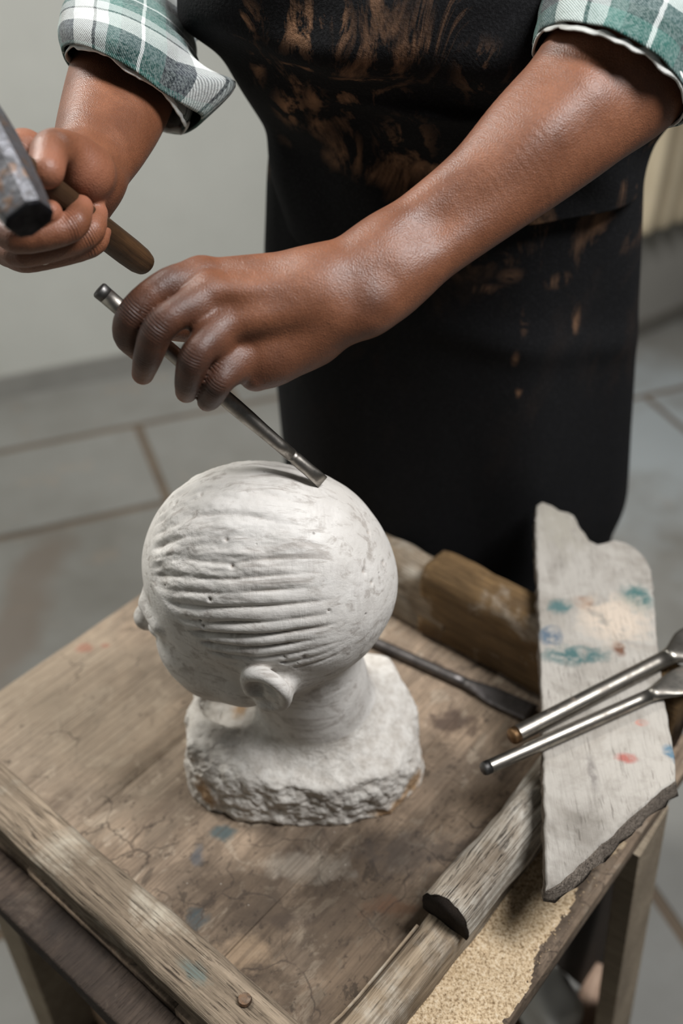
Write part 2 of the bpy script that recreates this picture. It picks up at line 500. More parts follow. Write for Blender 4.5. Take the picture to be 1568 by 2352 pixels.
TEAL = srgb(70, 118, 122); BLUE = srgb(60, 88, 104)
def tabletop_mat():
    w = NT('worn_tabletop_wood')
    geo = w.n('ShaderNodeNewGeometry').outputs['Position']
    mp = w.n('ShaderNodeMapping'); mp.inputs['Rotation'].default_value = (0, 0, -math.atan2(D2[1], D2[0])); w.put(mp.inputs[0], geo); g = mp.outputs[0]
    def sv(sc, loc=(0, 0, 0)):
        m_ = w.n('ShaderNodeMapping'); m_.inputs['Scale'].default_value = sc; m_.inputs['Location'].default_value = loc; w.put(m_.inputs[0], g); return m_.outputs[0]
    big = w.noise(sv((5, 9, 5)), 1.0, 6, .62, .6); mid = w.noise(sv((18, 30, 18), (3, 1, 0)), 1.0, 8, .68, .5)
    grain = w.noise(sv((10, 150, 60), (1, 2, 0)), 1.0, 6, .6, .3); fine = w.noise(sv((300, 420, 300)), 1.0, 3, .6)
    chip = w.noise(sv((26, 34, 26), (7, 3, 2)), 1.0, 7, .7, .9); spk = w.noise(sv((110, 130, 110), (2, 5, 1)), 1.0, 5, .65)
    col = w.mix(w.ramp(mid, [(.32, 0), (.66, 1)]), srgb(116, 100, 84), srgb(164, 143, 121))
    col = w.mix(w.ramp(big, [(.40, .75), (.60, 0)]), col, srgb(98, 86, 74))
    col = w.mix(w.ramp(grain, [(.34, .45), (.5, 0)]), col, srgb(88, 74, 60))
    col = w.mix(w.ramp(chip, [(.56, 0), (.60, .55)]), col, srgb(160, 146, 128))
    col = w.mix(w.ramp(chip, [(.36, .75), (.41, 0)]), col, srgb(74, 64, 54))
    col = w.mix(w.ramp(spk, [(.34, .6), (.41, 0)]), col, srgb(62, 52, 44))
    wb2 = w.noise(sv((14, 22, 14), (4, 4, 4)), 1.0, 6, .65, .4)
    col = w.mix(w.math('MULTIPLY', w.near(geo, tuple(T(60, 1600, TZ)), (.30, .22, .2), .8, wb2), .6), col, srgb(180, 163, 142))
    col = w.mix(w.math('MULTIPLY', w.near(geo, tuple(T(800, 2200, TZ)), (.32, .19, .2), .7, wb2), .9), col, srgb(146, 142, 138), 'MULTIPLY')  # grime at the front, darkened further in colour to stand in for weaker light
    wob = w.noise(geo, 60, 5, .6)
    for (px, py, rx_, ry_, c_, k_) in ((510, 1912, .016, .010, srgb(50, 70, 74), .8), (455, 1965, .008, .014, srgb(66, 72, 78), .7), (450, 2110, .012, .014, srgb(56, 64, 66), .8), (195, 1487, .014, .008, srgb(160, 104, 86), .6), (240, 1483, .006, .004, srgb(160, 100, 84), .6),
                                     (650, 2110, .028, .012, srgb(60, 50, 42), .8), (900, 2085, .03, .012, srgb(92, 66, 48), .7), (1040, 1660, .03, .022, srgb(70, 56, 48), .85), (700, 1990, .05, .02, srgb(158, 148, 134), .4), (950, 1960, .07, .03, srgb(62, 56, 52), .55), (560, 2190, .03, .02, srgb(150, 128, 104), .5)):
        col = w.mix(w.math('MULTIPLY', w.near(geo, tuple(T(px, py, TZ)), (rx_, ry_, .1), .6, wob), k_), col, c_)
    dv = w.n('ShaderNodeMix', data_type='VECTOR'); w.put(dv.inputs[0], .035)
    nz = w.n('ShaderNodeTexNoise'); w.put(nz.inputs['Vector'], geo); nz.inputs['Scale'].default_value = 34; nz.inputs['Detail'].default_value = 5
    w.put(dv.inputs[4], geo); w.put(dv.inputs[5], nz.outputs[1])
    ck = w.ramp(w.vor(dv.outputs[1], 17, 'DISTANCE_TO_EDGE'), [(.0, 1), (.022, 0)])
    ck = w.math('MULTIPLY', ck, w.ramp(w.noise(sv((11, 11, 11), (1, 7, 3)), 1.0, 3), [(.50, 0), (.58, 1)]))
    col = w.mix(w.math('MULTIPLY', ck, .75), col, srgb(44, 36, 30))
    sp_ = w.ramp(w.vor(geo, 120), [(.05, 1), (.09, 0)])
    sp_ = w.math('MULTIPLY', sp_, w.ramp(w.noise(geo, 45, 2), [(.60, 0), (.64, 1)]))
    col = w.mix(w.math('MULTIPLY', sp_, .8), col, srgb(190, 182, 170))
    dsp = w.math('MULTIPLY', w.ramp(w.vor(sv((70, 95, 70), (3, 9, 2)), 1.0), [(.10, 1), (.20, 0)]), w.ramp(w.noise(geo, 30, 3), [(.52, 0), (.58, 1)]))
    col = w.mix(w.math('MULTIPLY', dsp, .6), col, srgb(58, 48, 40))
    streak = w.noise(sv((9, 420, 100), (4, 2, 8)), 1.0, 4, .6, .2)
    col = w.mix(w.ramp(streak, [(.40, .35), (.5, 0)]), col, srgb(70, 58, 48))
    h = w.math('ADD', w.math('MULTIPLY', mid, .5), w.math('ADD', w.math('MULTIPLY', grain, .4), w.math('ADD', w.math('MULTIPLY', chip, .5), w.math('MULTIPLY', fine, .15))))
    return w.out(col, .8, w.bump(h, .6, .003), spec=.25)
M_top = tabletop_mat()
M_rail_l = wood('weathered_rail_wood', srgb(170, 153, 132), srgb(112, 98, 82), crack=srgb(52, 42, 34), crackamt=.8,
                paint=[((.543, .012, .03), (.009, .006, .03), srgb(30, 70, 90)), ((.40, -.004, .03), (.016, .008, .03), srgb(96, 104, 98))], whitewash=(srgb(172, 164, 148), .6))
M_rail_r = wood('grey_rail_wood', srgb(176, 158, 134), srgb(110, 94, 76), crack=srgb(48, 38, 30), crackamt=.6, whitewash=(srgb(176, 168, 154), .55))
M_log = wood('split_log_wood', srgb(196, 184, 166), srgb(132, 116, 98), crack=srgb(52, 42, 34), crackamt=.75, whitewash=(srgb(196, 190, 178), .5),
             dirt=(srgb(74, 68, 66), .60), bumps=1.3)
M_blk = wood('brown_block_wood', srgb(140, 112, 76), srgb(88, 68, 44), crack=srgb(40, 30, 22), crackamt=.3, dirt=(srgb(70, 60, 50), .55), whitewash=(srgb(170, 158, 142), .64))
M_leg = wood('dusty_leg_wood', srgb(178, 164, 142), srgb(142, 126, 106), crack=srgb(70, 58, 46), crackamt=.25)
M_under = wood('dark_under_wood', srgb(104, 84, 62), srgb(70, 56, 42), crackamt=.3)

# table planks run along D2 (local y)
edges = [A0, -.555, -.357, A1]
for i in range(3):
    w_ = edges[i + 1] - edges[i]
    me = plank_mesh('tabletop_plank', B1 - .214, w_ - .0002, .026, nseg=60, rough=.0003, bev=.0005, seed=3 + i)
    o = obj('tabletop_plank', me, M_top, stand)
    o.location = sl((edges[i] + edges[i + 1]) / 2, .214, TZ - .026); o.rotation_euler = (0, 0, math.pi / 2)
M_ledge = wood('dark_ledge_wood', srgb(98, 84, 72), srgb(58, 48, 42), crack=srgb(30, 24, 20), crackamt=.4, axis='Y', dirt=(srgb(44, 38, 34), .5), whitewash=(srgb(116, 104, 92), .64))
o = obj('ledge_board', plank_mesh('ledge_board', A1 - A0 - .003, .036, .024, 60, .001, .002, 71), M_ledge, stand); o.location = sl(A0, .1955, TZ - .034)
# left rail, along D1
def wobble(amp, seed):
    def f(t, r):
        r = r.copy(); r[:, 0] += amp * fbm(np.array([[t * 5 + seed, seed, 1.3]]), 2)[0]
        r[:, 1] *= 1 + .06 * fbm(np.array([[t * 6 + seed, 4.4, seed]]), 2)[0]; return r
    return f
o = obj('rail', plank_mesh('rail', .595, .045, .036, 110, .0022, .006, 11, endjag=.004, pw=wobble(.002, 2)), M_rail_l, stand)
o.location = sl(-.75, .238, TZ); rail_left = o
# nail heads
nm = bpy.data.meshes.new('nail_head')
bm = bmesh.new(); bmesh.ops.create_cone(bm, cap_ends=True, segments=16, radius1=.0058, radius2=.005, depth=.003)
bmesh.ops.translate(bm, verts=bm.verts, vec=(0, 0, .0005)); bm.to_mesh(nm); bm.free()
M_nail = m_metal('rusty_nail_steel', srgb(120, 104, 90), srgb(90, 78, 68), .55, srgb(110, 84, 62), 200, .5)
def nail(parent, x, y, z):
    n_ = obj('nail_head', nm, M_nail, parent); n_.location = (x, y, z); return n_
nq = T(562, 2298, TZ + .036); nail(rail_left, float(nq @ D1) + .75, float(nq @ D2) - .238, .0372)
# right rail along D2
me = plank_mesh('rail', .53, .033, .040, 100, .002, .004, 21, endjag=.003, pw=wobble(.0015, 7))
o = obj('rail', me, M_rail_r, stand); o.location = sl(-.220, .19, TZ); o.rotation_euler = (0, 0, math.pi / 2)
# splinter lifting off the inner edge
spl = loft('splinter', [np.array([(x, .0165 + .0012 * k - .006 * (x - .10) * 8 * (k > -9) * (x < .10) + (.0 if x > .1 else (.1 - x) * .09), .038 + zz) for k, zz in ((-1, 0), (1, 0), (1, .0016), (-1, .0016))]) for x in np.linspace(.055, .19, 8)])
obj('splinter', fix_normals(spl), M_rail_r, o)
# half-round log nailed on the right rail
prof = [(-.022, 0), (-.007, 0), (.008, 0), (.021, 0), (.022, .008), (.021, .017), (.017, .026), (.009, .033), (-.001, .036), (-.011, .035), (-.018, .029), (-.022, .021), (-.023, .010)]
prof2 = []
for i in range(len(prof)):
    a_, b_ = prof[i], prof[(i + 1) % len(prof)]
    for k in range(3): prof2.append((a_[0] + (b_[0] - a_[0]) * k / 3, a_[1] + (b_[1] - a_[1]) * k / 3))
me = plank_mesh('split_log', .36, .04, .04, 130, .0032, prof=prof2, seed=31, endjag=.0025)
me.materials.append(M_log); me.materials.append(wood('dark_end_grain', srgb(62, 52, 44), srgb(40, 33, 28), crackamt=.4, scale=3))
for p_ in me.polygons:
    if len(p_.vertices) > 4: p_.material_index = 1
lo = obj('split_log', me, None, stand); lo.location = sl(-.2205, .395, TZ + .0395); lo.rotation_euler = (0, 0, math.pi / 2)
# back rail: low beam and tall block
me = plank_mesh('back_beam', .30, .048, .078, 60, .0025, .006, 41, endjag=.004, pw=wobble(.002, 3))
o = obj('back_beam', me, M_rail_r, stand); o.location = sl(-.725, .712, TZ)
me = plank_mesh('back_block', .30, .050, .102, 60, .0028, .009, 43, endjag=.003, pw=wobble(.0025, 5))
o = obj('back_block', me, M_blk, stand); o.location = sl(-.462, .712, TZ)
# legs, aprons, stretchers, lower shelf
LEGW = .055
for (a, b) in ((A0 + .075, B0 + .06), (A0 + .075, B1 - .06), (A1 - .055, B0 + .06)):
    me = box_mesh('leg', (-LEGW / 2, -LEGW / 2, 0), (LEGW / 2, LEGW / 2, TZ - .034), .003)
    o = obj('leg', me, M_leg, stand); o.location = sl(a, b, 0)
# splayed board leg at the right corner
lt = T(1444, 1955, TZ - .03); Yc_ = -(2352 - 1176) / FPX; lbot = P(1386, 2352, lt[1] / (cp + Yc_ * sp)); lbot = lt + (lbot - lt) * ((lt[2]) / (lt[2] - lbot[2]))
rgl = []
for k_ in range(9):
    c_ = lt + (lbot - lt) * k_ / 8
    e1 = np.array([.80, -.60, 0]) * .011; e2 = np.array([-.60, -.80, 0]) * -.036
    rgl.append(np.array([c_ + e1 * sx + e2 * (sy + 0.0) for sx, sy in ((-.9, 0), (.9, 0), (1, .05), (1, 1.95), (.9, 2), (-.9, 2), (-1, 1.95), (-1, .05))]))
lgm = fix_normals(loft('leg', rgl, smooth=False))
bpy.context.view_layer.update()
lgm.transform(stand.matrix_world.inverted()); obj('leg', lgm, M_leg, stand)
for (a0, b0, L, rot) in ((A0 + .10, B0 + .06, .43, 0), (A0 + .10, B1 - .05, .43, 0), (A0 + .075, B0 + .09, .37, 1), (A1 - .05, B0 + .09, .37, 1)):
    me = box_mesh('apron_board', (0, -.011, 0), (L, .011, .09), .002)
    o = obj('apron_board', me, M_under, stand); o.location = sl(a0, b0, TZ - .116); o.rotation_euler = (0, 0, rot * math.pi / 2)
for (a0, b0, L, rot) in ((A0 + .10, B1 - .05, .43, 0), (A0 + .075, B0 + .09, .37, 1), (A1 - .045, B0 + .09, .37, 1)):
    me = box_mesh('stretcher', (0, -.014, 0), (L, .014, .045), .003)
    o = obj('stretcher', me, M_under, stand); o.location = sl(a0, b0, .16); o.rotation_euler = (0, 0, rot * math.pi / 2)
for i in range(4):
    me = box_mesh('shelf_plank', (0, 0, 0), (.132, .50, .018), .002)
    o = obj('shelf_plank', me, M_under, stand); o.location = sl(A0 + .09 + i * .134, B0 + .03, .206)

# dark panel filling the shaded area under the right edge, shade in its colour
def on_a(x, y, a):
    v = (x - 784) / FPX * RV - (y - 1176) / FPX * UV_ + FV
    return CAMP + v * (a / (v @ D1))
pl_ = [on_a(x, y, -.178) for x, y in ((1462, 1900), (1384, 2312), (1366, 2292), (1276, 2212), (1262, 2190), (1300, 2090))]
for q_ in pl_: q_[2] = min(q_[2], TZ - .028)
me = bpy.data.meshes.new('shade_panel')
bm = bmesh.new(); f0 = [bm.verts.new(q_) for q_ in pl_]; f1 = [bm.verts.new(q_ - D1 * .018) for q_ in pl_]
bm.faces.new(f0); bm.faces.new(f1[::-1])
for i in range(len(pl_)): bm.faces.new([f0[i], f1[i], f1[(i + 1) % len(pl_)], f0[(i + 1) % len(pl_)]])
bmesh.ops.recalc_face_normals(bm, faces=bm.faces); bm.to_mesh(me); bm.free()
me.transform(stand.matrix_world.inverted())
obj('shade_panel', me, wood('shade_panel_wood', srgb(66, 54, 42), srgb(42, 34, 27), crackamt=.3), stand)

# sawdust along the outer margin on the right
def heap(name, a0, a1, b0, b1, hmax, seed, na=30, nb=160):
    V = []
    for j in range(nb + 1):
        for i in range(na + 1):
            u, v = i / na, j / nb
            a = a0 + (a1 - a0) * u; b = b0 + (b1 - b0) * v
            e = max(0.0, 1 - u * 1.12 + .35 * vnoise(np.array([[v * 9, seed, .5]]))[0]) * min(1, v * 12, (1 - v) * 9)
            V.append((a, b, hmax * min(1, e) ** .8))
    V = np.array(V)
    V[:, 2] += .0012 * np.clip(fbm(V * 420, 2), -1, 1) * (V[:, 2] > .0006)
    V[:, 2] = np.where(V[:, 2] < .0005, -.0008, V[:, 2])
    W = V[:, :1] * D1 + V[:, 1:2] * D2; W[:, 2] = TZ + V[:, 2]
    return W, np.array(grid_faces(nb + 1, na + 1, False))
sv, sf = heap('sawdust', -.204, -.1445, .225, .63, .009, 3)
rs_ = np.random.RandomState(5)
gv, gf = [], []
tet = np.array([(1, 1, 1), (-1, -1, 1), (-1, 1, -1), (1, -1, -1)]) * .00055
tq = np.array([(0, 1, 2, 2), (0, 3, 1, 1), (0, 2, 3, 3), (1, 3, 2, 2)])
SV = [sv]; 
me_dust = mesh_np('sawdust', sv, sf)
w = NT('sawdust_grains')
n1 = w.noise(w.coords('Object'), 420, 3, .6); n2 = w.noise(w.coords('Object'), 22, 5, .6)
c1 = w.ramp(n1, [(.3, srgb(120, 96, 66)), (.5, srgb(196, 172, 138)), (.7, srgb(218, 200, 172))])
M_dust = w.out(w.mix(w.ramp(n2, [(.55, 0), (.7, .5)]), c1, srgb(150, 122, 78)), .95, w.bump(n1, 1, .002))
bmd = bmesh.new(); bmd.from_mesh(me_dust)
for i in range(2600):
    a = -.203 + abs(rs_.normal(0, .026)); b = rs_.uniform(.22, .64)
    if a > -.146: continue
    c = AB(a, b, TZ + .0006 + .008 * max(0, 1 - (a + .204) / .045) * (1 if .25 < b < .58 else .2))
    s_ = rs_.uniform(.6, 1.5); Rm = Matrix.Rotation(rs_.uniform(0, 6.28), 3, Vector(rs_.normal(size=3)).normalized())
    vs_ = [bmd.verts.new(Vector(c) + Rm @ Vector(t) * s_) for t in tet]
    for f in ((0, 1, 2), (0, 3, 1), (0, 2, 3), (1, 3, 2)): bmd.faces.new([vs_[q] for q in f])
bmd.to_mesh(me_dust); bmd.free()
dust = obj('sawdust', me_dust, M_dust); dust['kind'] = 'stuff'
tag(dust, 'pale sawdust heaped along the outer right margin of the stand', 'sawdust')

# things on the lower shelf
def lump(name, c, r, seed, amp, m):
    f = Field(np.array(c) - np.array(r) * 1.5, np.array(c) + np.array(r) * 1.5, .006)
    x, y, z = f.grid((slice(None),) * 3)
    q = (np.abs((x - c[0]) / r[0]) ** 5 + np.abs((y - c[1]) / r[1]) ** 5 + np.abs((z - c[2]) / r[2]) ** 5) ** .2
    f.F = ((q - 1) * min(r)).astype(np.float32)
    V, Q = f.mesh(); N = normals_of(V, Q); V = V + N * (amp * fbm(V * 25 + seed, 3))[:, None]
    V[:, 2] = np.maximum(V[:, 2], c[2] - r[2])
    return obj(name, mesh_np(name, V, Q), m)
SHZ = .224
q1 = T(1262, 2290, SHZ + .08); q2 = T(1335, 2330, SHZ + .03)
M_plas = m_plaster('white_plaster', srgb(206, 204, 198), srgb(190, 188, 182), 12)
o = lump('plaster_block', (0, 0, .05), (.030, .036, .05), 1, .003, M_plas)
pb_l = T(1262, 2318, SHZ + .05); pb_l[2] = SHZ; o.location = tuple(pb_l); o.rotation_euler = (0, 0, .4)
tag(o, 'blurred pale grey plaster block on the shelf under the stand', 'block')
o = obj('wood_offcut', plank_mesh('wood_offcut', .12, .06, .05, 20, .002, .004, 55), wood('pinkish_offcut_wood', srgb(196, 168, 146), srgb(166, 136, 114), crackamt=.2))
po_ = T(1300, 2352, SHZ + .05); o.location = (po_[0] + .018, po_[1] - .035, SHZ); o.rotation_euler = (0, 0, math.radians(62))
tag(o, 'blurred pinkish wooden offcut low down beside the right leg of the stand', 'offcut')

# ------------------------------------------------------------------ pale board across the corner of the rails
def board():
    # outline in the board plane; top face corners found on the sloping plane through log and block
    def z_of(y): return .845 + (y - .45) * .1
    def B(x, y):
        v = (x - 784) / FPX * RV - (y - 1176) / FPX * UV_ + FV
        z = .85
        for _ in range(12):
            p = CAMP + v * ((z - CAMZ) / v[2]); z = z_of(p[1])
        return p
    px = [(1252, 2046), (1250, 1900), (1246, 1700), (1240, 1500), (1234, 1330), (1229, 1200), (1232, 1160), (1245, 1153), (1268, 1160), (1285, 1172), (1305, 1176), (1318, 1184), (1328, 1204), (1340, 1222), (1352, 1240), (1372, 1250), (1390, 1246), (1408, 1238),
          (1432, 1244), (1460, 1258), (1482, 1280), (1494, 1308), (1500, 1350), (1505, 1420), (1512, 1500), (1524, 1600), (1540, 1690), (1552, 1762), (1548, 1790), (1520, 1812), (1480, 1845), (1430, 1890), (1380, 1938), (1330, 1985), (1285, 2022)]
    pts = []
    for i in range(len(px)):
        a, b = B(*px[i]), B(*px[(i + 1) % len(px)])
        m = max(1, int(np.linalg.norm(a[:2] - b[:2]) / .006))
        for k in range(m): pts.append(a + (b - a) * k / m)
    pts = np.array(pts); n = len(pts)
    q = np.stack([pts[:, 0] * 160, pts[:, 1] * 160, np.zeros(n)], 1)
    cen = pts.mean(0)
    th = .017
    jag = fbm(q, 3)
    nearedge = (pts[:, 1] < .60)
    out = pts.copy()
    # rings: bottom -> top
    rings = []
    dirs = np.roll(pts, -1, 0) - np.roll(pts, 1, 0); nrm = np.stack([-dirs[:, 1], dirs[:, 0], np.zeros(n)], 1)
    nrm /= np.linalg.norm(nrm, axis=1, keepdims=True) + 1e-9
    if ((pts - cen) * nrm).sum() < 0: nrm = -nrm
    for (z, ins, amp) in ((-th, .0015, .0022), (-th * .75, 0, .0022), (-th * .5, .0, .002), (-th * .25, -.0002, .0018), (-.0015, .0, .0011), (0, .0016, .0010)):
        j = fbm(q + np.array([0, 0, z * 300]), 3)
        r = pts - nrm * (ins + amp * j)[:, None]
        torn = np.clip((nrm[:, 0] * .55 - nrm[:, 1] * .83 - .75) / .15, 0, 1) * (pts[:, 1] < .62)
        r = r + nrm * (torn * (-z) * .45)[:, None]
        r[:, 2] += z
        rings.append(r)
    # inner rings on top for a gentle uneven face
    V = np.concatenate(rings); F = grid_faces(len(rings), n)
    bm = bmesh.new()
    vv = [bm.verts.new(v) for v in V]
    for f in F: bm.faces.new([vv[i] for i in f])
    bm.faces.new(vv[:n][::-1]); bm.faces.new(vv[-n:])
    bmesh.ops.recalc_face_normals(bm, faces=bm.faces)
    o_ = AB(0, 0, 0)
    base = np.array([.30, .62, .82])
    bmesh.ops.translate(bm, verts=bm.verts, vec=Vector(-base))
    me = bpy.data.meshes.new('pale_board'); bm.to_mesh(me); bm.free()
    for p in me.polygons: p.use_smooth = len(p.vertices) == 4
    L = lambda x, y: tuple(B(x, y) - base)
    R_ = lambda a, b: (a, b, .05)
    paint = [(L(1320, 1505), R_(.032, .012), srgb(66, 100, 100)), (L(1285, 1395), R_(.014, .010), srgb(78, 110, 110)), (L(1462, 1372), R_(.016, .018), srgb(66, 106, 104)),
             (L(1262, 1460), R_(.012, .012), srgb(86, 104, 120)), (L(1345, 1385), R_(.010, .009), srgb(120, 84, 60)), (L(1422, 1490), R_(.006, .009), srgb(110, 74, 54)),
             (L(1436, 1742), R_(.010, .005), srgb(168, 100, 90)), (L(1472, 1660), R_(.005, .003), srgb(190, 112, 96)), (L(1360, 1775), R_(.004, .016), srgb(132, 126, 120)), (L(1540, 1730), R_(.006, .012), srgb(86, 116, 134)),
             (L(1410, 1420), R_(.035, .03), srgb(206, 190, 172)), (L(1290, 1200), R_(.03, .05), srgb(160, 154, 142))]
    m = wood('pale_painted_board_wood', srgb(170, 163, 153), srgb(145, 138, 128), crack=srgb(78, 68, 60), paint=paint, crackamt=.5, axis='Y', whitewash=(srgb(178, 172, 163), .46), dirt=(srgb(124, 117, 108), .55), bumps=.6, lines=.3)
    ob_ = obj('pale_board', me, m); ob_.location = tuple(base)
    tag(ob_, 'whitish paint-spotted board with a torn end lying across the stand\'s corner', 'board')
    # grey fresh-broken long edge is a darker wood: separate material on the side faces
    ms = wood('broken_edge_wood', srgb(170, 158, 144), srgb(120, 108, 96), crack=srgb(44, 36, 30), crackamt=.8, axis='Y', bumps=1.4, scale=2)
    me.materials.append(ms)
    for p in me.polygons:
        if p.index < 4 * n: p.material_index = 1
    return ob_, B
brd, BP = board()

# ------------------------------------------------------------------ chisels
def axes_from(d, up=(0, 0, 1)):
    d = np.asarray(d, float); d = d / np.linalg.norm(d); s_ = np.cross(d, up); s_ /= np.linalg.norm(s_); u = np.cross(s_, d); return d, s_, u
def rod_rings(path, n=20, up=(0, 0, 1), sq=None):
    """path: list of (point, half_w, half_h, squareness)"""
    rings = []
    pts = [np.asarray(p[0], float) for p in path]
    for i, (p, hw, hh, q) in enumerate(path):
        d = pts[min(i + 1, len(pts) - 1)] - pts[max(i - 1, 0)]
        d, s_, u = axes_from(d, up)
        r = []
        for j in range(n):
            t = 2 * math.pi * j / n; c, s2 = math.cos(t), math.sin(t)
            c = math.copysign(abs(c) ** q, c); s2 = math.copysign(abs(s2) ** q, s2)
            r.append(np.asarray(p) + s_ * hw * c + u * hh * s2)
        rings.append(np.array(r))
    return rings
def line(p, q, ts): return [p + (q - p) * t for t in ts]
M_steel = m_metal('brushed_chisel_steel', srgb(176, 170, 162), srgb(138, 132, 124), .28, srgb(74, 66, 58), 90, .60)
M_steel2 = m_metal('bright_chisel_steel', srgb(164, 159, 150), srgb(128, 122, 114), .30, srgb(128, 98, 66), 70, .62)
M_dark = m_metal('dark_oiled_steel', srgb(120, 118, 116), srgb(88, 86, 84), .40, srgb(54, 48, 44), 80, .6)

def recenter(me, base):
    me.transform(Matrix.Translation(-Vector(base))); return me
def flat_chisel(name, butt, tip, r, blade_from, blade_w, blade_t, up, mat, m_butt, label, bend=0):
    d = tip - butt; L = np.linalg.norm(d); dn = d / L
    path = []
    B_ = float(blade_from)
    ts = [.006, .012, .02, .05, .12, .25, .4, .55, .7, .85, 1.0]
    for t in [.012] + list(np.linspace(.03, B_, 14)):
        path.append((butt + d * t, r, r, 1.0))
    for t in np.linspace(B_, 1, 12)[1:]:
        k = (t - B_) / (1 - B_); k2 = min(1, k * 2.2); k2 = k2 * k2 * (3 - 2 * k2)
        path.append((butt + d * t, r + (blade_w - r) * k2, r + (blade_t - r) * k2 * (1 - .0) * 1.0, 1 - .5 * k2))
    # hammered butt
    head = [(butt + d * .0, r * .72, r * .72, 1), (butt + d * .004, r * .88, r * .88, 1), (butt + d * .012, r, r, 1), (butt + d * .03, r, r, 1)]
    root = empty(name, tuple(butt))
    s1 = obj('shaft', recenter(fix_normals(loft('shaft', rod_rings(path[:15], 22, up))), butt), mat, root)
    s2 = obj('blade', recenter(fix_normals(loft('blade', rod_rings(path[14:], 22, up))), butt), mat, root)
    s3 = obj('butt', recenter(fix_normals(loft('butt', rod_rings(head, 22, up))), butt), m_butt, root)
    tag(root, label, 'chisel', 'spare flat chisels lying about the stand'); return root

# the one in use
cb = P(226, 664, .70); ct = P(742, 1108, .797)
d = ct - cb; L = np.linalg.norm(d)
vw = (cb + ct) / 2 - CAMP; vw /= np.linalg.norm(vw)
root = empty('stone_chisel', tuple(ct))
tag(root, 'slim steel chisel held in the hand, its edge on the stone head', 'chisel')
pth = [(cb + d * t, r_, r_, 1.0) for t, r_ in ((.014, .0060), (.1, .0060), (.25, .0060), (.5, .0061), (.58, .0062), (.64, .0060), (.70, .0055), (.78, .0052), (.84, .0052))]
obj('shaft', recenter(fix_normals(loft('shaft', rod_rings(pth, 24, -vw))), ct), M_steel, root)
pth = [(cb + d * t, w_, h_, q) for t, w_, h_, q in ((.84, .0052, .0052, 1), (.855, .0047, .0047, 1), (.865, .0053, .0053, 1), (.92, .0052, .0052, .9), (.945, .0054, .0050, .7), (.97, .0055, .0038, .6), (.998, .0055, .0008, .6))]
obj('blade', recenter(fix_normals(loft('blade', rod_rings(pth, 24, -vw))), ct), M_steel, root)
pth = [(cb + d * t, r_, r_, 1.0) for t, r_ in ((0, .0052), (.003, .0059), (.008, .0062), (.015, .0061), (.03, .0060))]
obj('butt', recenter(fix_normals(loft('butt', rod_rings(pth, 24, -vw))), ct), M_dark, root)

# two on the board
def onboard(x, y, r):
    p = BP(x, y); return p + np.array([0, 0, r * .9])
bn = np.array([0, -.1, 1.0]); bn /= np.linalg.norm(bn)
r1, r2 = .0085, .0070
pA = onboard(1178, 1692, 0) ; 
def tool_on_board(name, x0, y0, x1, y1, r, Lext, blade_w, label, mat, mb):
    v0 = (x0 - 784) / FPX * RV - (y0 - 1176) / FPX * UV_ + FV
    # both axis points lie r above the board plane
    def onp(x, y):
        v = (x - 784) / FPX * RV - (y - 1176) / FPX * UV_ + FV
        p0 = BP(1380, 1650) + bn * (r + .0008)
        return CAMP + v * (((p0 - CAMP) @ bn) / (v @ bn))
    a, b = onp(x0, y0), onp(x1, y1)
    dd = b - a; Ls = np.linalg.norm(dd); tip = a + dd * (Lext / Ls)
    return flat_chisel(name, a, tip, r, Ls / Lext, blade_w, .0016, bn, mat, mb, label)
tool_on_board('flat_chisel', 1172, 1694, 1528, 1512, .0078, .26, .020, 'thick bright steel flat chisel resting on the pale board', M_steel2, m_metal('rusty_butt_steel', srgb(150, 120, 88), srgb(120, 92, 64), .4, srgb(96, 66, 44), 90, .5))
tool_on_board('flat_chisel', 1107, 1768, 1490, 1598, .0062, .26, .014, 'thinner dark-ended steel chisel lower on the pale board, nearest the camera', M_steel2, M_dark)
# dark one on the table behind the bust
a = T(800, 1448, TZ + .0068); b = T(1225, 1640, TZ + .0068)
m_dk = m_metal('blackened_steel', srgb(112, 108, 106), srgb(78, 74, 72), .42, srgb(60, 48, 40), 60, .58)
flat_chisel('flat_chisel', a - (b - a) * .25, b, .0062, .72, .0125, .0016, (0, 0, 1), m_dk, m_dk, 'dark blurred chisel lying on the stand behind the bust')

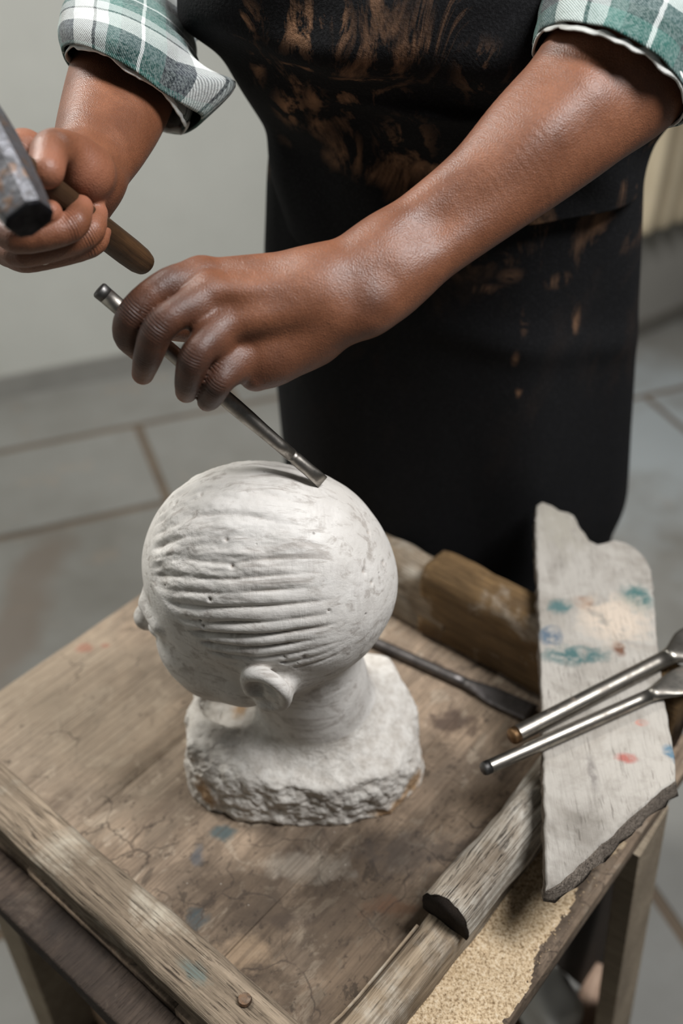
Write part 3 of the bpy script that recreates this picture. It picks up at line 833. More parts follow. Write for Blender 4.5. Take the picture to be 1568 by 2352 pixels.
# ------------------------------------------------------------------ stone bust
def stone_bust():
    hc = np.array([-.0665, .640, 1.006])
    al = math.radians(9)
    pt = math.radians(8)    # nod
    f0 = np.array([-math.cos(al), math.sin(al), 0]); s0 = np.array([-math.sin(al), -math.cos(al), 0])   # s: near side
    u0 = np.array([0, 0, 1.0])
    f = f0 * math.cos(pt) - u0 * math.sin(pt); u = u0 * math.cos(pt) + f0 * math.sin(pt); s = s0
    R = [f, s, u]
    def H(a, b, c): return hc + f * a + s * b + u * c
    fd = Field((-.205, .525, .74), (.10, .745, 1.120), .00135)
    fd.add(fd.ell(H(0, 0, 0), (.104, .084, .099), R), 0)
    fd.add(fd.ell(H(-.030, 0, -.012), (.080, .080, .084), R), .02)
    # face
    fd.add(fd.ell(H(.050, 0, -.058), (.050, .060, .062), R), .03)
    fd.add(fd.ell(H(.062, 0, -.098), (.034, .036, .030), R), .025)
    for b in (-1, 1):
        fd.add(fd.ell(H(.064, b * .032, -.062), (.030, .026, .028), R), .018)
    fd.add(fd.chain([H(.098, 0, -.018), H(.110, 0, -.038), H(.119, 0, -.053)], [.007, .0095, .0125]), .012)
    for b in (-1, 1): fd.add(fd.ell(H(.104, b * .010, -.058), (.008, .006, .006), R), .006)
    for b in (-1, 1):
        fd.cut(fd.ell(H(.106, b * .030, -.030), (.014, .017, .010), R), .012)
        fd.add(fd.ell(H(.090, b * .030, -.034), (.012, .013, .009), R), .004)
        fd.add(fd.chain([H(.101, b * .012, -.012), H(.098, b * .030, -.010), H(.082, b * .050, -.016)], [.005, .006, .005]), .012)
    fd.add(fd.chain([H(.098, -.014, -.084), H(.104, 0, -.081), H(.098, .014, -.084)], [.004, .006, .004]), .006)
    fd.add(fd.chain([H(.096, -.011, -.093), H(.100, 0, -.095), H(.096, .011, -.093)], [.004, .006, .004]), .006)
    # ears
    for b in (-1, 1):
        def E(a, c, o): return H(-.010 + a * 1.15, b * (.078 + o * 1.1), -.052 + c * 1.15)
        ring = [E(.011, -.004, .004), E(.011, .008, .006), E(.006, .016, .009), E(-.004, .019, .012), E(-.013, .016, .015), E(-.018, .007, .016), E(-.016, -.005, .013), E(-.009, -.015, .008), E(.002, -.019, .004)]
        fd.add(fd.tube(ring, [.004, .0052, .006, .0062, .006, .0056, .0052, .0056, .0055]), .005)
        fd.add(fd.chain([E(-.002, 0, -.002), E(-.010, 0, .003)], [.013, .011]), .008)
        fd.cut(fd.ell(E(.004, .001, .012), (.0085, .011, .013), R), .003)
    # jaw under the ears
        fd.add(fd.chain([H(.050, b * .030, -.090), H(.018, b * .048, -.080), H(-.012, b * .054, -.062)], [.020, .020, .020], .01), .03)
    # neck
    fd.add(fd.chain([H(-.020, 0, -.085), np.array([-.028, .645, .86]), np.array([-.022, .648, .815])], [.050, .049, .056], .02), .012)
    # base block: planes
    poly = np.array([(-.150, .605), (-.128, .578), (-.070, .566), (.000, .564), (.052, .580), (.078, .612), (.080, .665), (.050, .712), (-.040, .730), (-.130, .715), (-.152, .66)])
    x, y, z = fd.grid((slice(None),) * 3)
    v = None
    def sm(a, b, k): return -smin(-a, -b, k)
    for i in range(len(poly)):
        a_, b_ = poly[i], poly[(i + 1) % len(poly)]
        t = b_ - a_; nn = np.array([t[1], -t[0]]) / np.linalg.norm(t)
        pl = ((x - a_[0]) * nn[0] + (y - a_[1]) * nn[1] + (z - TZ) * .06).astype(np.float32)
        v = pl if v is None else sm(v, pl, .005)
    def plane(p, nn):
        nn = np.array(nn, float); nn /= np.linalg.norm(nn)
        return ((x - p[0]) * nn[0] + (y - p[1]) * nn[1] + (z - p[2]) * nn[2]).astype(np.float32)
    v = sm(v, plane((-.03, .572, .806), (0.02, -.42, .9)), .004)
    v = sm(v, plane((0, .64, .834), (-.04, -.02, 1)), .006)
    v = sm(v, plane((.05, .60, .812), (.55, -.25, .8)), .010)
    v = sm(v, plane((-.10, .572, .785), (-.35, -.9, .35)), .006)
    v = sm(v, (TZ - z + 0 * x + 0 * y).astype(np.float32), .003)
    fd.F = smin(fd.F, v, .022)
    rc = T(525, 1640, .822)
    fd.cut(fd.ell(rc + np.array([.004, .008, .004]), (.032, .026, .014)), .008)
    V, Q = fd.mesh()
    N = normals_of(V, Q)
    # carving: hair grooves, tool marks, rough base
    q = (V - hc) @ np.array(R).T
    a, b, c = q[:, 0], q[:, 1], q[:, 2]
    th = np.degrees(np.arctan2(c, np.abs(b) * 1.12))
    th = np.where(b < 0, 180 - th, th)
    wv = th + 3.0 * vnoise(np.stack([a * 22, th * .05, 0 * a], 1)) + 34 * np.clip(a, -.2, .2) * 1.0
    g = np.zeros(len(V))
    lines = [(-23, 1.2, .0024), (-17.5, 1.3, .0028), (-11.5, 1.4, .0032), (-5, 1.5, .0034), (2, 1.7, .0036), (9, 1.8, .0034), (17, 2.0, .0032), (26, 2.3, .0030), (35, 2.3, .0024), (44, 2.2, .0016), (54, 2, .0013), (64, 2, .0012), (76, 2, .001),
             (88, 2, .001), (100, 2, .001), (112, 2, .0015), (124, 2, .002), (136, 2.2, .003), (148, 2.2, .003), (160, 2, .003), (172, 2, .003), (184, 2, .003)]
    for i, (t0, wd, dp) in enumerate(lines):
        am = .65 + .55 * vnoise(np.stack([a * 30, 0 * a + i * 3.7, 0 * a], 1))
        # temple end is wider and deeper
        tw = 1 + 1.5 * np.clip((a - .02) / .05, 0, 1) * (1 if t0 > 12 else .5)
        g += dp * np.clip(am, .1, 1.3) * np.exp(-np.abs((wv - t0) / (wd * .8 * tw)) ** 1.4) * (1 + .5 * (tw - 1)) * (1.5 if t0 < 20 else 1.15)
    hairline = .080 - .0016 * np.clip(40 - np.abs(th - 0), -40, 60) * (np.abs(th) < 60)
    hl = np.where(b > 0, np.clip((.078 - .0011 * np.clip(30 - th, 0, 60) - a) / .012, 0, 1), np.clip((.078 - .0011 * np.clip(30 - (180 - th), 0, 60) - a) / .012, 0, 1))
    above = np.clip((c + .062 + .0 * a) / .016, 0, 1)
    ishead = (V[:, 2] > .90)
    earzone = np.sqrt((a + .013) ** 2 + (np.abs(b) - .090) ** 2 + (c + .052) ** 2) < .033
    hmask = hl * above * ishead * np.where(earzone, 0.0, 1.0) * np.clip((th + 30) / 6, 0, 1)
    g = g * np.clip((a + .078) / .05, 0, 1)
    # soft lock relief between the grooves
    V = V - N * (g * hmask)[:, None]
    tm = fbm(np.stack([a * 55, th * .22, b * 20], 1), 4)
    V = V + N * (.0012 * np.clip(tm, -1, 1) * hmask * np.clip((a + .078) / .05, 0, 1) * np.clip((th - 10) / 30, .25, 1))[:, None]
    V = V + N * (.0016 * fbm(V * 16, 3) * ishead)[:, None]
    rp = np.random.RandomState(12)
    cand = np.argwhere((hmask > .8) & (b > -.02))[:, 0]
    for id_ in rp.choice(cand, 15, replace=False):
        r0_ = rp.uniform(.0009, .0022); dd_ = np.linalg.norm(V - V[id_], axis=1); m_ = dd_ < r0_ * 2.5
        V[m_] -= N[m_] * (.0022 * np.exp(-(dd_[m_] / r0_) ** 2))[:, None]
    basem = np.clip((.845 - V[:, 2]) / .02, 0, 1) * np.clip((np.hypot(V[:, 0] + .03, V[:, 1] - .645) - .052) / .02, 0, 1)
    topf = np.clip(N[:, 2], 0, 1); rough = (.0026 - .0014 * topf) * fbm(V * 70, 4, .6) + .0026 * vnoise(V * 24 + 9)
    V = V + N * (rough * basem)[:, None]
    V[:, 2] = np.maximum(V[:, 2], TZ + .0002)
    cen = V[Q].mean(1)
    isb = (cen[:, 2] < .846) & (np.hypot(cen[:, 0] + .028, cen[:, 1] - .646) > np.interp(cen[:, 2], [.80, .846], [.0, .066]))
    def sub(mask):
        q_ = Q[mask]; ids, inv = np.unique(q_, return_inverse=True)
        return V[ids], inv.reshape(q_.shape)
    org = np.array([-.035, .645, TZ])
    root = empty('stone_bust', tuple(org))
    tag(root, 'white stone bust of a head with carved swept-back hair on a rough block base', 'sculpture')
    w = NT('carved_white_stone')
    ob = w.coords('Object')
    n1 = w.noise(ob, 14, 8, .62, .4); n2 = w.noise(w.coords('Object', loc=(4, 1, 2)), 40, 6, .65); n3 = w.noise(ob, 220, 4, .6)
    streak = w.noise(w.coords('Object', scale=(9, 60, 60), loc=(2, 2, 2)), 1.7, 7, .66, .5)
    col = w.mix(w.ramp(n1, [(.36, 0), (.64, 1)]), srgb(190, 185, 178), srgb(212, 208, 202))
    col = w.mix(w.ramp(streak, [(.36, .7), (.47, 0)]), col, srgb(152, 144, 136))
    col = w.mix(w.ramp(n2, [(.32, .6), (.42, 0)]), col, srgb(140, 131, 122))
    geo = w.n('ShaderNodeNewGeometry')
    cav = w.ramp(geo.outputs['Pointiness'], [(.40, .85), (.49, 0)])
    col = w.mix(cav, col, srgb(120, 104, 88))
    pits = w.ramp(w.vor(ob, 55), [(.0, 1), (.085, 0)])
    pits = w.math('MULTIPLY', pits, w.ramp(w.noise(ob, 20, 2), [(.52, 0), (.56, 1)]))
    col = w.mix(w.math('MULTIPLY', pits, .7), col, srgb(96, 86, 78))
    h = w.math('ADD', w.math('MULTIPLY', n2, .5), w.math('ADD', w.math('MULTIPLY', n3, .22), w.math('MULTIPLY', streak, .45)))
    h = w.math('SUBTRACT', h, w.math('MULTIPLY', pits, .9))
    hatch = w.math('MULTIPLY', w.noise(w.coords('Object', scale=(260, 60, 50), rot=(.3, .5, .2)), 1, 4, .65, 1.2), w.ramp(w.noise(w.coords('Object', loc=(9, 2, 1)), 24, 4), [(.45, 0), (.58, 1)]))
    h = w.math('ADD', h, w.math('MULTIPLY', hatch, .3))
    col = w.mix(w.ramp(hatch, [(.36, 0), (.6, .3)]), col, srgb(170, 164, 158))
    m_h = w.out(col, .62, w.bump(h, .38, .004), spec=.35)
    w = NT('rough_hewn_stone')
    ob = w.coords('Object')
    n1 = w.noise(ob, 11, 7, .6, .3); n2 = w.noise(w.coords('Object', loc=(4, 1, 2)), 70, 7, .7); n3 = w.noise(ob, 300, 3, .6)
    col = w.mix(w.ramp(n2, [(.32, 0), (.6, 1)]), srgb(172, 164, 154), srgb(208, 203, 195))
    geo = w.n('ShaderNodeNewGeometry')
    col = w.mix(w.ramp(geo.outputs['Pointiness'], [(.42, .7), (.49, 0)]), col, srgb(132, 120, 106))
    wob = w.noise(ob, 40, 4)
    L_ = lambda p: tuple(np.array(p) - org)
    for (pp, r_) in ((T(460, 1830, .775), (.016, .02, .022)), (T(950, 1790, .765), (.013, .03, .020)), (T(905, 1860, .755), (.03, .02, .010)), (T(545, 1625, .82), (.012, .012, .012))):
        col = w.mix(w.math('MULTIPLY', w.near(ob, L_(pp), r_, .5, wob), .8), col, srgb(158, 122, 78))
    h = w.math('ADD', w.math('MULTIPLY', n2, .8), w.math('MULTIPLY', n3, .25))
    m_b = w.out(col, .85, w.bump(h, .7, .005), spec=.25)
    for nm_, mk, mm in (('head', ~isb, m_h), ('base', isb, m_b)):
        v_, q_ = sub(mk); obj(nm_, mesh_np(nm_, v_ - org, q_), mm, root)
    return root
stone_bust()

# ------------------------------------------------------------------ person
def skin_parts():
    creases = []   # (joint, axis, radius, dorsal direction, width)
    tips = []      # (point, radius, weight) paler palmar skin
    darks = []     # darker joints, with shade over the whole fingers put into the tone
    out = []
    # ---------- arm holding the chisel
    def arm_chisel():
        wr_ = P(800, 686, .712); el = P(1425, 150, .735)
        nimg = .657 * RV - .753 * UV_                      # across the forearm, towards the little-finger side
        ctrl = [(P(770, 690, .707), .0175, .0150), (P(835, 664, .711), .0180, .0140), (P(905, 598, .714), .0195, .0142), (P(1000, 528, .716), .0196, .0140), (P(1120, 436, .718), .0214, .0152),
                (P(1230, 336, .722), .0255, .0182), (P(1330, 247, .728), .0286, .0198), (P(1425, 156, .740), .0310, .0205)]
        sh = np.array([.335, 1.00, 1.475])
        pts = [c[0] for c in ctrl] + [P(232, 640, .66), P(560, 960, .74), P(480, 560, .69)]
        lo = np.min(pts + [el + np.array([.05, .06, .03])], 0) - .06; hi = np.max(pts + [el + np.array([.05, .06, .03])], 0) + .06
        fd = Field(lo, hi, .0016)
        for sgn in (-1, 1):
            fd.add(fd.tube([c[0] + sgn * nimg * c[2] for c in ctrl], [c[1] for c in ctrl], .04), .012)
        el_d = (sh - el) / np.linalg.norm(sh - el)
        fd.add(fd.chain([el, el + el_d * .09], [.046, .044], .02, .04), .03)
        # forearm muscle belly
        fd.add(fd.tube([P(1060, 475, .712), P(1150, 400, .706), P(1240, 320, .704), P(1330, 240, .708)], [.006, .014, .019, .021], .04), .02)
        fd.add(fd.chain([P(720, 672, .706), P(880, 618, .713)], [.0225, .0225], 0, .04), .03)
        # wrist bone
        fd.add(fd.chain([P(850, 694, .7005), P(842, 716, .7025)], [.011, .010], .004), .018)
        # palm
        mcp = {'i': P(462, 632, .700), 'm': P(482, 676, .690), 'r': P(512, 752, .691), 'p': P(552, 822, .704)}
        wc = {'i': P(745, 622, .707), 'm': P(745, 660, .699), 'r': P(750, 705, .699), 'p': P(750, 745, .706)}
        for key, r0, r1 in (('i', .0150, .0110), ('m', .0145, .0112), ('r', .0145, .0108), ('p', .0150, .0100)):
            mid = (wc[key] + mcp[key]) / 2
            if key == 'p': mid = mid + .004 * nimg
            fd.add(fd.tube([wc[key], mid, mcp[key]], [r0, (r0 + r1) / 2 + .0005, r1], .03), .014)
        # depth of the palm below the metacarpals
        fd.add(fd.ell(P(630, 735, .722), (.040, .017, .030), [-(.85 * RV - .5 * UV_), FV, np.cross(-(.85 * RV - .5 * UV_), FV)]), .018)
        fd.add(fd.chain([P(720, 780, .715), P(620, 838, .712), P(585, 868, .711)], [.0165, .0135, .0095], .01, .03), .016)
        # tendons and knuckles
        for key in 'imrp':
            q = mcp[key] - FV * .0055
            fd.add(fd.chain([q], [.0072 if key in 'im' else .0066]), .010)
        fd.add(fd.tube([P(735, 668, .6905), P(560, 672, .6815), mcp['m'] - FV * .004], [.0030, .0034, .004]), .016)
        fd.add(fd.tube([P(735, 700, .6925), P(600, 730, .6840), mcp['r'] - FV * .003], [.0030, .0034, .004]), .016)
        fd.add(fd.tube([P(700, 668, .6905), P(650, 700, .6880), P(590, 705, .6862)], [.0018, .0022, .0018]), .010)
        # webs between the fingers
        for a_, b_ in ((P(425, 668, .690), P(448, 712, .684)), (P(452, 722, .684), P(482, 790, .686)), (P(486, 792, .686), P(525, 848, .696))):
            fd.add(fd.chain([a_, b_], [.0078, .0078], 0, .02), .010)
        palm = fd.F; res = palm.copy()
        fingers = [
            ([mcp['i'], P(388, 652, .686), P(312, 714, .683), P(293, 768, .699), P(320, 806, .718)], [.0112, .0112, .0113, .0104, .0082]),
            ([mcp['m'], P(420, 710, .676), P(366, 752, .673), P(341, 815, .690), P(328, 858, .710)], [.0114, .0112, .0113, .0102, .0080]),
            ([mcp['r'], P(472, 788, .677), P(446, 824, .676), P(434, 872, .692), P(428, 900, .710)], [.0112, .0110, .0110, .0100, .0080]),
            ([mcp['p'], P(518, 858, .693), P(500, 880, .692), P(484, 910, .706), P(476, 922, .720)], [.0108, .0104, .0103, .0092, .0074]),
            ([P(690, 690, .728), P(560, 720, .752), P(450, 752, .768), P(372, 752, .758)], [.017, .0135, .0112, .0092])]
        for i, (pp, rr) in enumerate(fingers):
            sl_, v = fd.tube(pp, rr, .02, 4)
            m_ = smin(palm[sl_], v, .008 if i < 4 else .014)
            res[sl_] = np.minimum(res[sl_], m_)
        for pp, rr in fingers[:4]:
            for j_, wd_ in ((2, .0062), (3, .0042)):
                ax_ = pp[j_ + 1] - pp[j_ - 1]; ax_ = ax_ / np.linalg.norm(ax_); creases.append((pp[j_], ax_, rr[j_] * 1.15, -FV * .8 - RV * .5 + UV_ * .2, wd_))
            tips.append((pp[-1] + FV * .006 - UV_ * .005 - RV * .003, .009, 1.0)); darks.append((pp[2] - FV * .006, .021, .85)); darks.append((pp[3] - FV * .004, .017, .9)); darks.append((pp[1] - FV * .006, .019, .75)); darks.append((pp[0] - FV * .008, .012, .3))
            tips.append((pp[-2] + FV * .008, .010, .6))
        darks.append((P(852, 692, .69), .011, .55)); darks.append((P(640, 836, .70), .012, .35))
        tips.append((P(585, 880, .708), .008, .7))
        fd.F = res
        V, Q = fd.mesh()
        return V, Q
    def arm_hammer():
        el = P(300, 60, .93)
        ctrl = [(P(196, 398, .738), .0200, .010), (P(212, 366, .750), .0205, .010), (P(236, 312, .775), .0245, .012), (P(262, 248, .805), .0290, .013), (P(285, 180, .84), .0325, .013), (P(300, 110, .88), .034, .013), (el, .036, .012)]
        across = .86 * RV - .5 * UV_
        sh = np.array([-.075, 1.06, 1.50])
        pts = [c[0] for c in ctrl] + [P(-40, 480, .68), P(250, 540, .66), P(60, 300, .63), P(90, 640, .76)]
        lo = np.min(pts, 0) - .06; hi = np.max(pts, 0) + .06
        fd = Field(lo, hi, .0016)
        for sgn in (-1, 1):
            fd.add(fd.tube([c[0] + sgn * across * c[2] for c in ctrl], [c[1] for c in ctrl], .04), .03)
        e_d = (sh - el) / np.linalg.norm(sh - el)
        fd.add(fd.chain([el, el + e_d * .06], [.044, .044], .02, .04), .02)
        # palm lies behind the handle
        mcp = {'i': P(58, 352, .690), 'm': P(28, 430, .702), 'r': P(12, 510, .720), 'p': P(20, 575, .742)}
        wc = P(190, 405, .738)
        for key, r1 in (('i', .0120), ('m', .0120), ('r', .0115), ('p', .0110)):
            fd.add(fd.tube([wc, (wc + mcp[key]) / 2, mcp[key]], [.019, .0150, r1], .03), .016)
        fd.add(fd.ell(P(120, 500, .742), (.036, .030, .018), [RV, UV_, FV]), .02)          # heel of the palm
        fd.add(fd.chain([P(205, 415, .722), P(192, 396, .704), P(180, 385, .694)], [.0185, .0185, .0165], .01), .014)   # thenar mound
        palm = fd.F; res = palm.copy()
        fingers = [
            ([mcp['i'], P(52, 352, .672), P(4, 400, .652), P(50, 480, .650), P(114, 488, .662)], [.0150, .0150, .0118, .0100, .0084]),
            ([mcp['m'], P(10, 500, .684), P(40, 546, .668), P(160, 522, .672), P(186, 476, .688)], [.0112, .0106, .0106, .0102, .0084]),
            ([mcp['r'], P(18, 556, .712), P(56, 580, .697), P(196, 540, .700), P(222, 490, .714)], [.0108, .0102, .0104, .0098, .0080]),
            ([mcp['p'], P(40, 592, .728), P(80, 594, .712), P(206, 564, .712), P(232, 530, .724)], [.0102, .0096, .0094, .0088, .0074]),
            ([P(196, 392, .702), P(160, 350, .684), P(118, 344, .660), P(106, 392, .645)], [.0165, .0135, .0128, .0116])]
        for i, (pp, rr) in enumerate(fingers):
            sl_, v = fd.tube(pp, rr, .02, 4)
            m_ = smin(palm[sl_], v, .006 if i < 4 else .010)
            res[sl_] = np.minimum(res[sl_], m_)
        for (pp, rr), j_ in zip(fingers, (2, 3, 3, 3, 2)):
            ax_ = pp[j_ + 1] - pp[j_ - 1]; ax_ = ax_ / np.linalg.norm(ax_); creases.append((pp[j_], ax_, rr[j_] * 1.15, -FV, .005))
        for pp, rr in fingers: tips.append((pp[-1] + .004 * RV + .002 * UV_, .013, .7))
        tips.append((P(190, 405, .69), .020, .6)); tips.append((P(60, 335, .67), .016, .5)); tips.append((P(150, 440, .70), .02, .6))
        fd.F = res
        return fd.mesh()
    def trunk():
        fd = Field((-.30, .78, -.01), (.60, 1.35, 1.95), .008)
        cx = .14
        shL = np.array([.335, 1.02, 1.475]); shR = np.array([-.055, 1.06, 1.49])
        x, y, z = fd.grid((slice(None),) * 3)
        for (c, r) in (((cx, 1.06, .98), (.155, .095, .14)), ((cx, 1.05, 1.15), (.145, .088, .16)), ((cx, 1.05, 1.34), (.165, .095, .17))):
            fd.add(fd.ell(c, r, m=.06), .05)
        fd.add(fd.chain([shR, shL], [.058, .058], .02, .05), .05)
        for s_, sh_, e_ in ((1, shL, P(1425, 150, .740)), (-1, shR, P(300, 60, .93))):
            fd.add(fd.chain([sh_, (sh_ + e_) / 2, e_], [.052, .046, .040], .02, .04), .02)
        for s_ in (-1, 1):
            hx = cx + s_ * .085
            fd.add(fd.chain([np.array([hx, 1.06, .92]), np.array([hx + s_ * .01, 1.05, .50]), np.array([hx + s_ * .012, 1.08, .10])], [.080, .056, .040], .02, .04), .03)
            fd.add(fd.chain([np.array([hx + s_ * .012, 1.09, .05]), np.array([hx + s_ * .03, .93, .035])], [.040, .034], .02, .03), .03)
        # neck and head bowed over the work
        fd.add(fd.chain([np.array([cx, 1.05, 1.50]), np.array([cx, 1.00, 1.60])], [.056, .052], .02, .04), .04)
        hc = np.array([cx, .975, 1.70]); f_ = np.array([-.12, -.85, -.50]); f_ /= np.linalg.norm(f_); s_v = np.cross(f_, [0, 0, 1]); s_v /= np.linalg.norm(s_v); u_ = np.cross(s_v, f_)
        R = [f_, s_v, u_]; H = lambda a, b, c: hc + f_ * a + s_v * b + u_ * c
        fd.add(fd.ell(H(-.01, 0, .02), (.098, .076, .092), R), .03); fd.add(fd.ell(H(.030, 0, -.055), (.060, .056, .065), R), .03)
        fd.add(fd.chain([H(.085, 0, .0), H(.102, 0, -.035)], [.010, .014]), .012)
        fd.add(fd.chain([H(.078, -.02, -.07), H(.088, 0, -.07), H(.078, .02, -.07)], [.008, .010, .008]), .01)
        for b in (-1, 1):
            fd.cut(fd.ell(H(.092, b * .030, .0), (.016, .018, .010), R), .012); fd.add(fd.ell(H(.076, b * .030, 0), (.014, .014, .010), R), .004)
            fd.add(fd.ell(H(-.005, b * .078, -.015), (.018, .008, .030), R), .008)
        return fd.mesh(), (hc, R)
    v1 = arm_chisel(); v2 = arm_hammer(); v3, head = trunk()
    V, Q = join_np([v1, v2, v3])
    return V, Q, tips, darks, head, creases

def skin_mat():
    w = NT('brown_skin')
    at = w.n('ShaderNodeAttribute', attribute_name='tone')
    sep = w.n('ShaderNodeSeparateColor'); w.put(sep.inputs[0], at.outputs[0])
    ob = w.coords('Object')
    n1 = w.noise(ob, 28, 5, .6); n2 = w.noise(ob, 700, 3, .6); n3 = w.vor(ob, 900)
    col = w.mix(w.ramp(n1, [(.32, 0), (.68, 1)]), srgb(103, 63, 42), srgb(127, 80, 54))
    col = w.mix(w.ramp(n2, [(.42, .35), (.6, 0)]), col, srgb(84, 52, 36))
    col = w.mix(sep.outputs[0], col, srgb(158, 103, 80))
    col = w.mix(sep.outputs[1], col, srgb(56, 35, 27))
    wr_ = w.noise(w.coords('Object', scale=(1, 1, 1)), 160, 4, .6, .6)
    h = w.math('ADD', w.math('MULTIPLY', n3, .35), w.math('MULTIPLY', wr_, .6))
    ac = w.n('ShaderNodeAttribute', attribute_name='crease'); sc_ = w.n('ShaderNodeSeparateColor'); w.put(sc_.inputs[0], ac.outputs[0])
    ph = w.math('ADD', w.math('MULTIPLY', sc_.outputs[0], 2800.0), w.math('MULTIPLY', w.noise(ob, 180, 3), 3.5))
    ln = w.math('MULTIPLY', w.math('POWER', w.math('ADD', w.math('MULTIPLY', w.math('SINE', ph), .5), .5), 4.0), sc_.outputs[1])
    h = w.math('SUBTRACT', h, w.math('MULTIPLY', ln, 1.3))
    col = w.mix(w.math('MULTIPLY', ln, .45), col, srgb(50, 31, 24))
    return w.out(col, w.math('ADD', w.ramp(n1, [(.3, .41), (.7, .52)]), w.math('MULTIPLY', sep.outputs[1], .06)), w.bump(h, .5, .0012), spec=.5, Subsurface_Weight=.06, Subsurface_Scale=.01)

V, Q, tips, darks, head, creases = skin_parts()
ORG = np.array([.14, 1.06, 0.0])
N_ = normals_of(V, Q)
tone = np.zeros((len(V), 4), np.float32); tone[:, 3] = 1
for arr, ch in ((tips, 0), (darks, 1)):
    for (p, r, wgt) in arr:
        dd = np.linalg.norm(V - p, axis=1); m = dd < r * 2.2
        tone[m, ch] = np.maximum(tone[m, ch], wgt * np.exp(-(dd[m] / r) ** 2))
pm = mesh_np('person', V - ORG, Q)
ca = pm.color_attributes.new('tone', 'FLOAT_COLOR', 'POINT'); ca.data.foreach_set('color', tone.ravel())
cr = np.zeros((len(V), 4), np.float32); cr[:, 3] = 1
for (J, ax_, r_, dv, wd_) in creases:
    q_ = V - J; sx_ = q_ @ ax_; dd = np.linalg.norm(q_, axis=1)
    dor = np.clip((N_ @ dv - .1) / .4, 0, 1)
    m = dd < r_ * 2
    wgt = np.exp(-(sx_ / wd_) ** 2) * np.exp(-np.maximum(dd - r_, 0) ** 2 / (.35 * r_) ** 2) * dor
    up_ = m & (wgt > cr[:, 1])
    cr[up_, 0] = sx_[up_]; cr[up_, 1] = wgt[up_]
cb_ = pm.color_attributes.new('crease', 'FLOAT_COLOR', 'POINT'); cb_.data.foreach_set('color', cr.ravel())
M_skin = skin_mat()
person = obj('person', pm, M_skin); person.location = tuple(ORG)
tag(person, 'person in a stained black apron and plaid shirt carving the stone with hammer and chisel', 'person')

# hair cap
hc, R_ = head
fd = Field(hc - .16, hc + .16, .006)
H = lambda a, b, c: hc + R_[0] * a + R_[1] * b + R_[2] * c
fd.add(fd.ell(H(-.022, 0, .038), (.104, .088, .096), R_), 0)
hv, hq = fd.mesh(); hn = normals_of(hv, hq); hv = hv + hn * (.006 * fbm(hv * 60, 3))[:, None]
w = NT('black_hair'); nh = w.noise(w.coords('Object'), 200, 4)
obj('hair', mesh_np('hair', hv - ORG, hq), w.out((.012, .010, .009), .6, w.bump(nh, .8, .01)), person)

# cloth --------------------------------------------------------------
def plaid(name, ou=.12, ov=.3, per=.105):
    w = NT(name)
    uv = w.n('ShaderNodeUVMap', uv_map='UVMap').outputs[0]
    sx = w.n('ShaderNodeSeparateXYZ'); w.put(sx.inputs[0], uv)
    wv = w.noise(w.coords('Object'), 30, 3)
    def fr(s_, per, off): return w.math('FRACT', w.math('ADD', w.math('ADD', w.math('MULTIPLY', s_, 1 / per), off), w.math('MULTIPLY', wv, .05)))
    G, D, W_, K = srgb(44, 96, 88), srgb(26, 32, 36), srgb(206, 208, 204), srgb(120, 124, 126)
    stops = [(0, srgb(24, 72, 66)), (.16, srgb(214, 218, 214)), (.185, srgb(34, 84, 76)), (.36, D), (.46, srgb(58, 62, 68)), (.58, W_), (.72, W_), (.77, D), (.80, srgb(176, 184, 180)), (.90, srgb(64, 106, 98))]
    cu = w.ramp(fr(sx.outputs[0], per, ou), stops, 'CONSTANT'); cv = w.ramp(fr(sx.outputs[1], per, ov), stops, 'CONSTANT')
    wx = w.noise(uv, 900, 2); 
    tw = w.n('ShaderNodeTexWave', wave_type='BANDS', bands_direction='DIAGONAL'); w.put(tw.inputs[0], uv); tw.inputs['Scale'].default_value = 260; tw.inputs['Distortion'].default_value = 1.5
    col = w.mix(w.ramp(tw.outputs[1], [(.35, .30), (.65, .70)]), cu, cv)
    fz = w.noise(w.coords('Object'), 500, 3, .7)
    col = w.mix(w.ramp(fz, [(.40, .22), (.6, 0)]), col, srgb(180, 190, 186))
    return w.out(col, .95, w.bump(w.math('ADD', fz, w.math('MULTIPLY', tw.outputs[1], .5)), .5, .002), spec=.1, Sheen_Weight=.25)
M_plaid = plaid('green_plaid_flannel')
M_plaid2 = plaid('green_plaid_flannel_chisel_arm', .62, .18, .12)
M_inside = m_plaster('flannel_reverse', srgb(216, 216, 210), srgb(196, 198, 194), 40, .4)

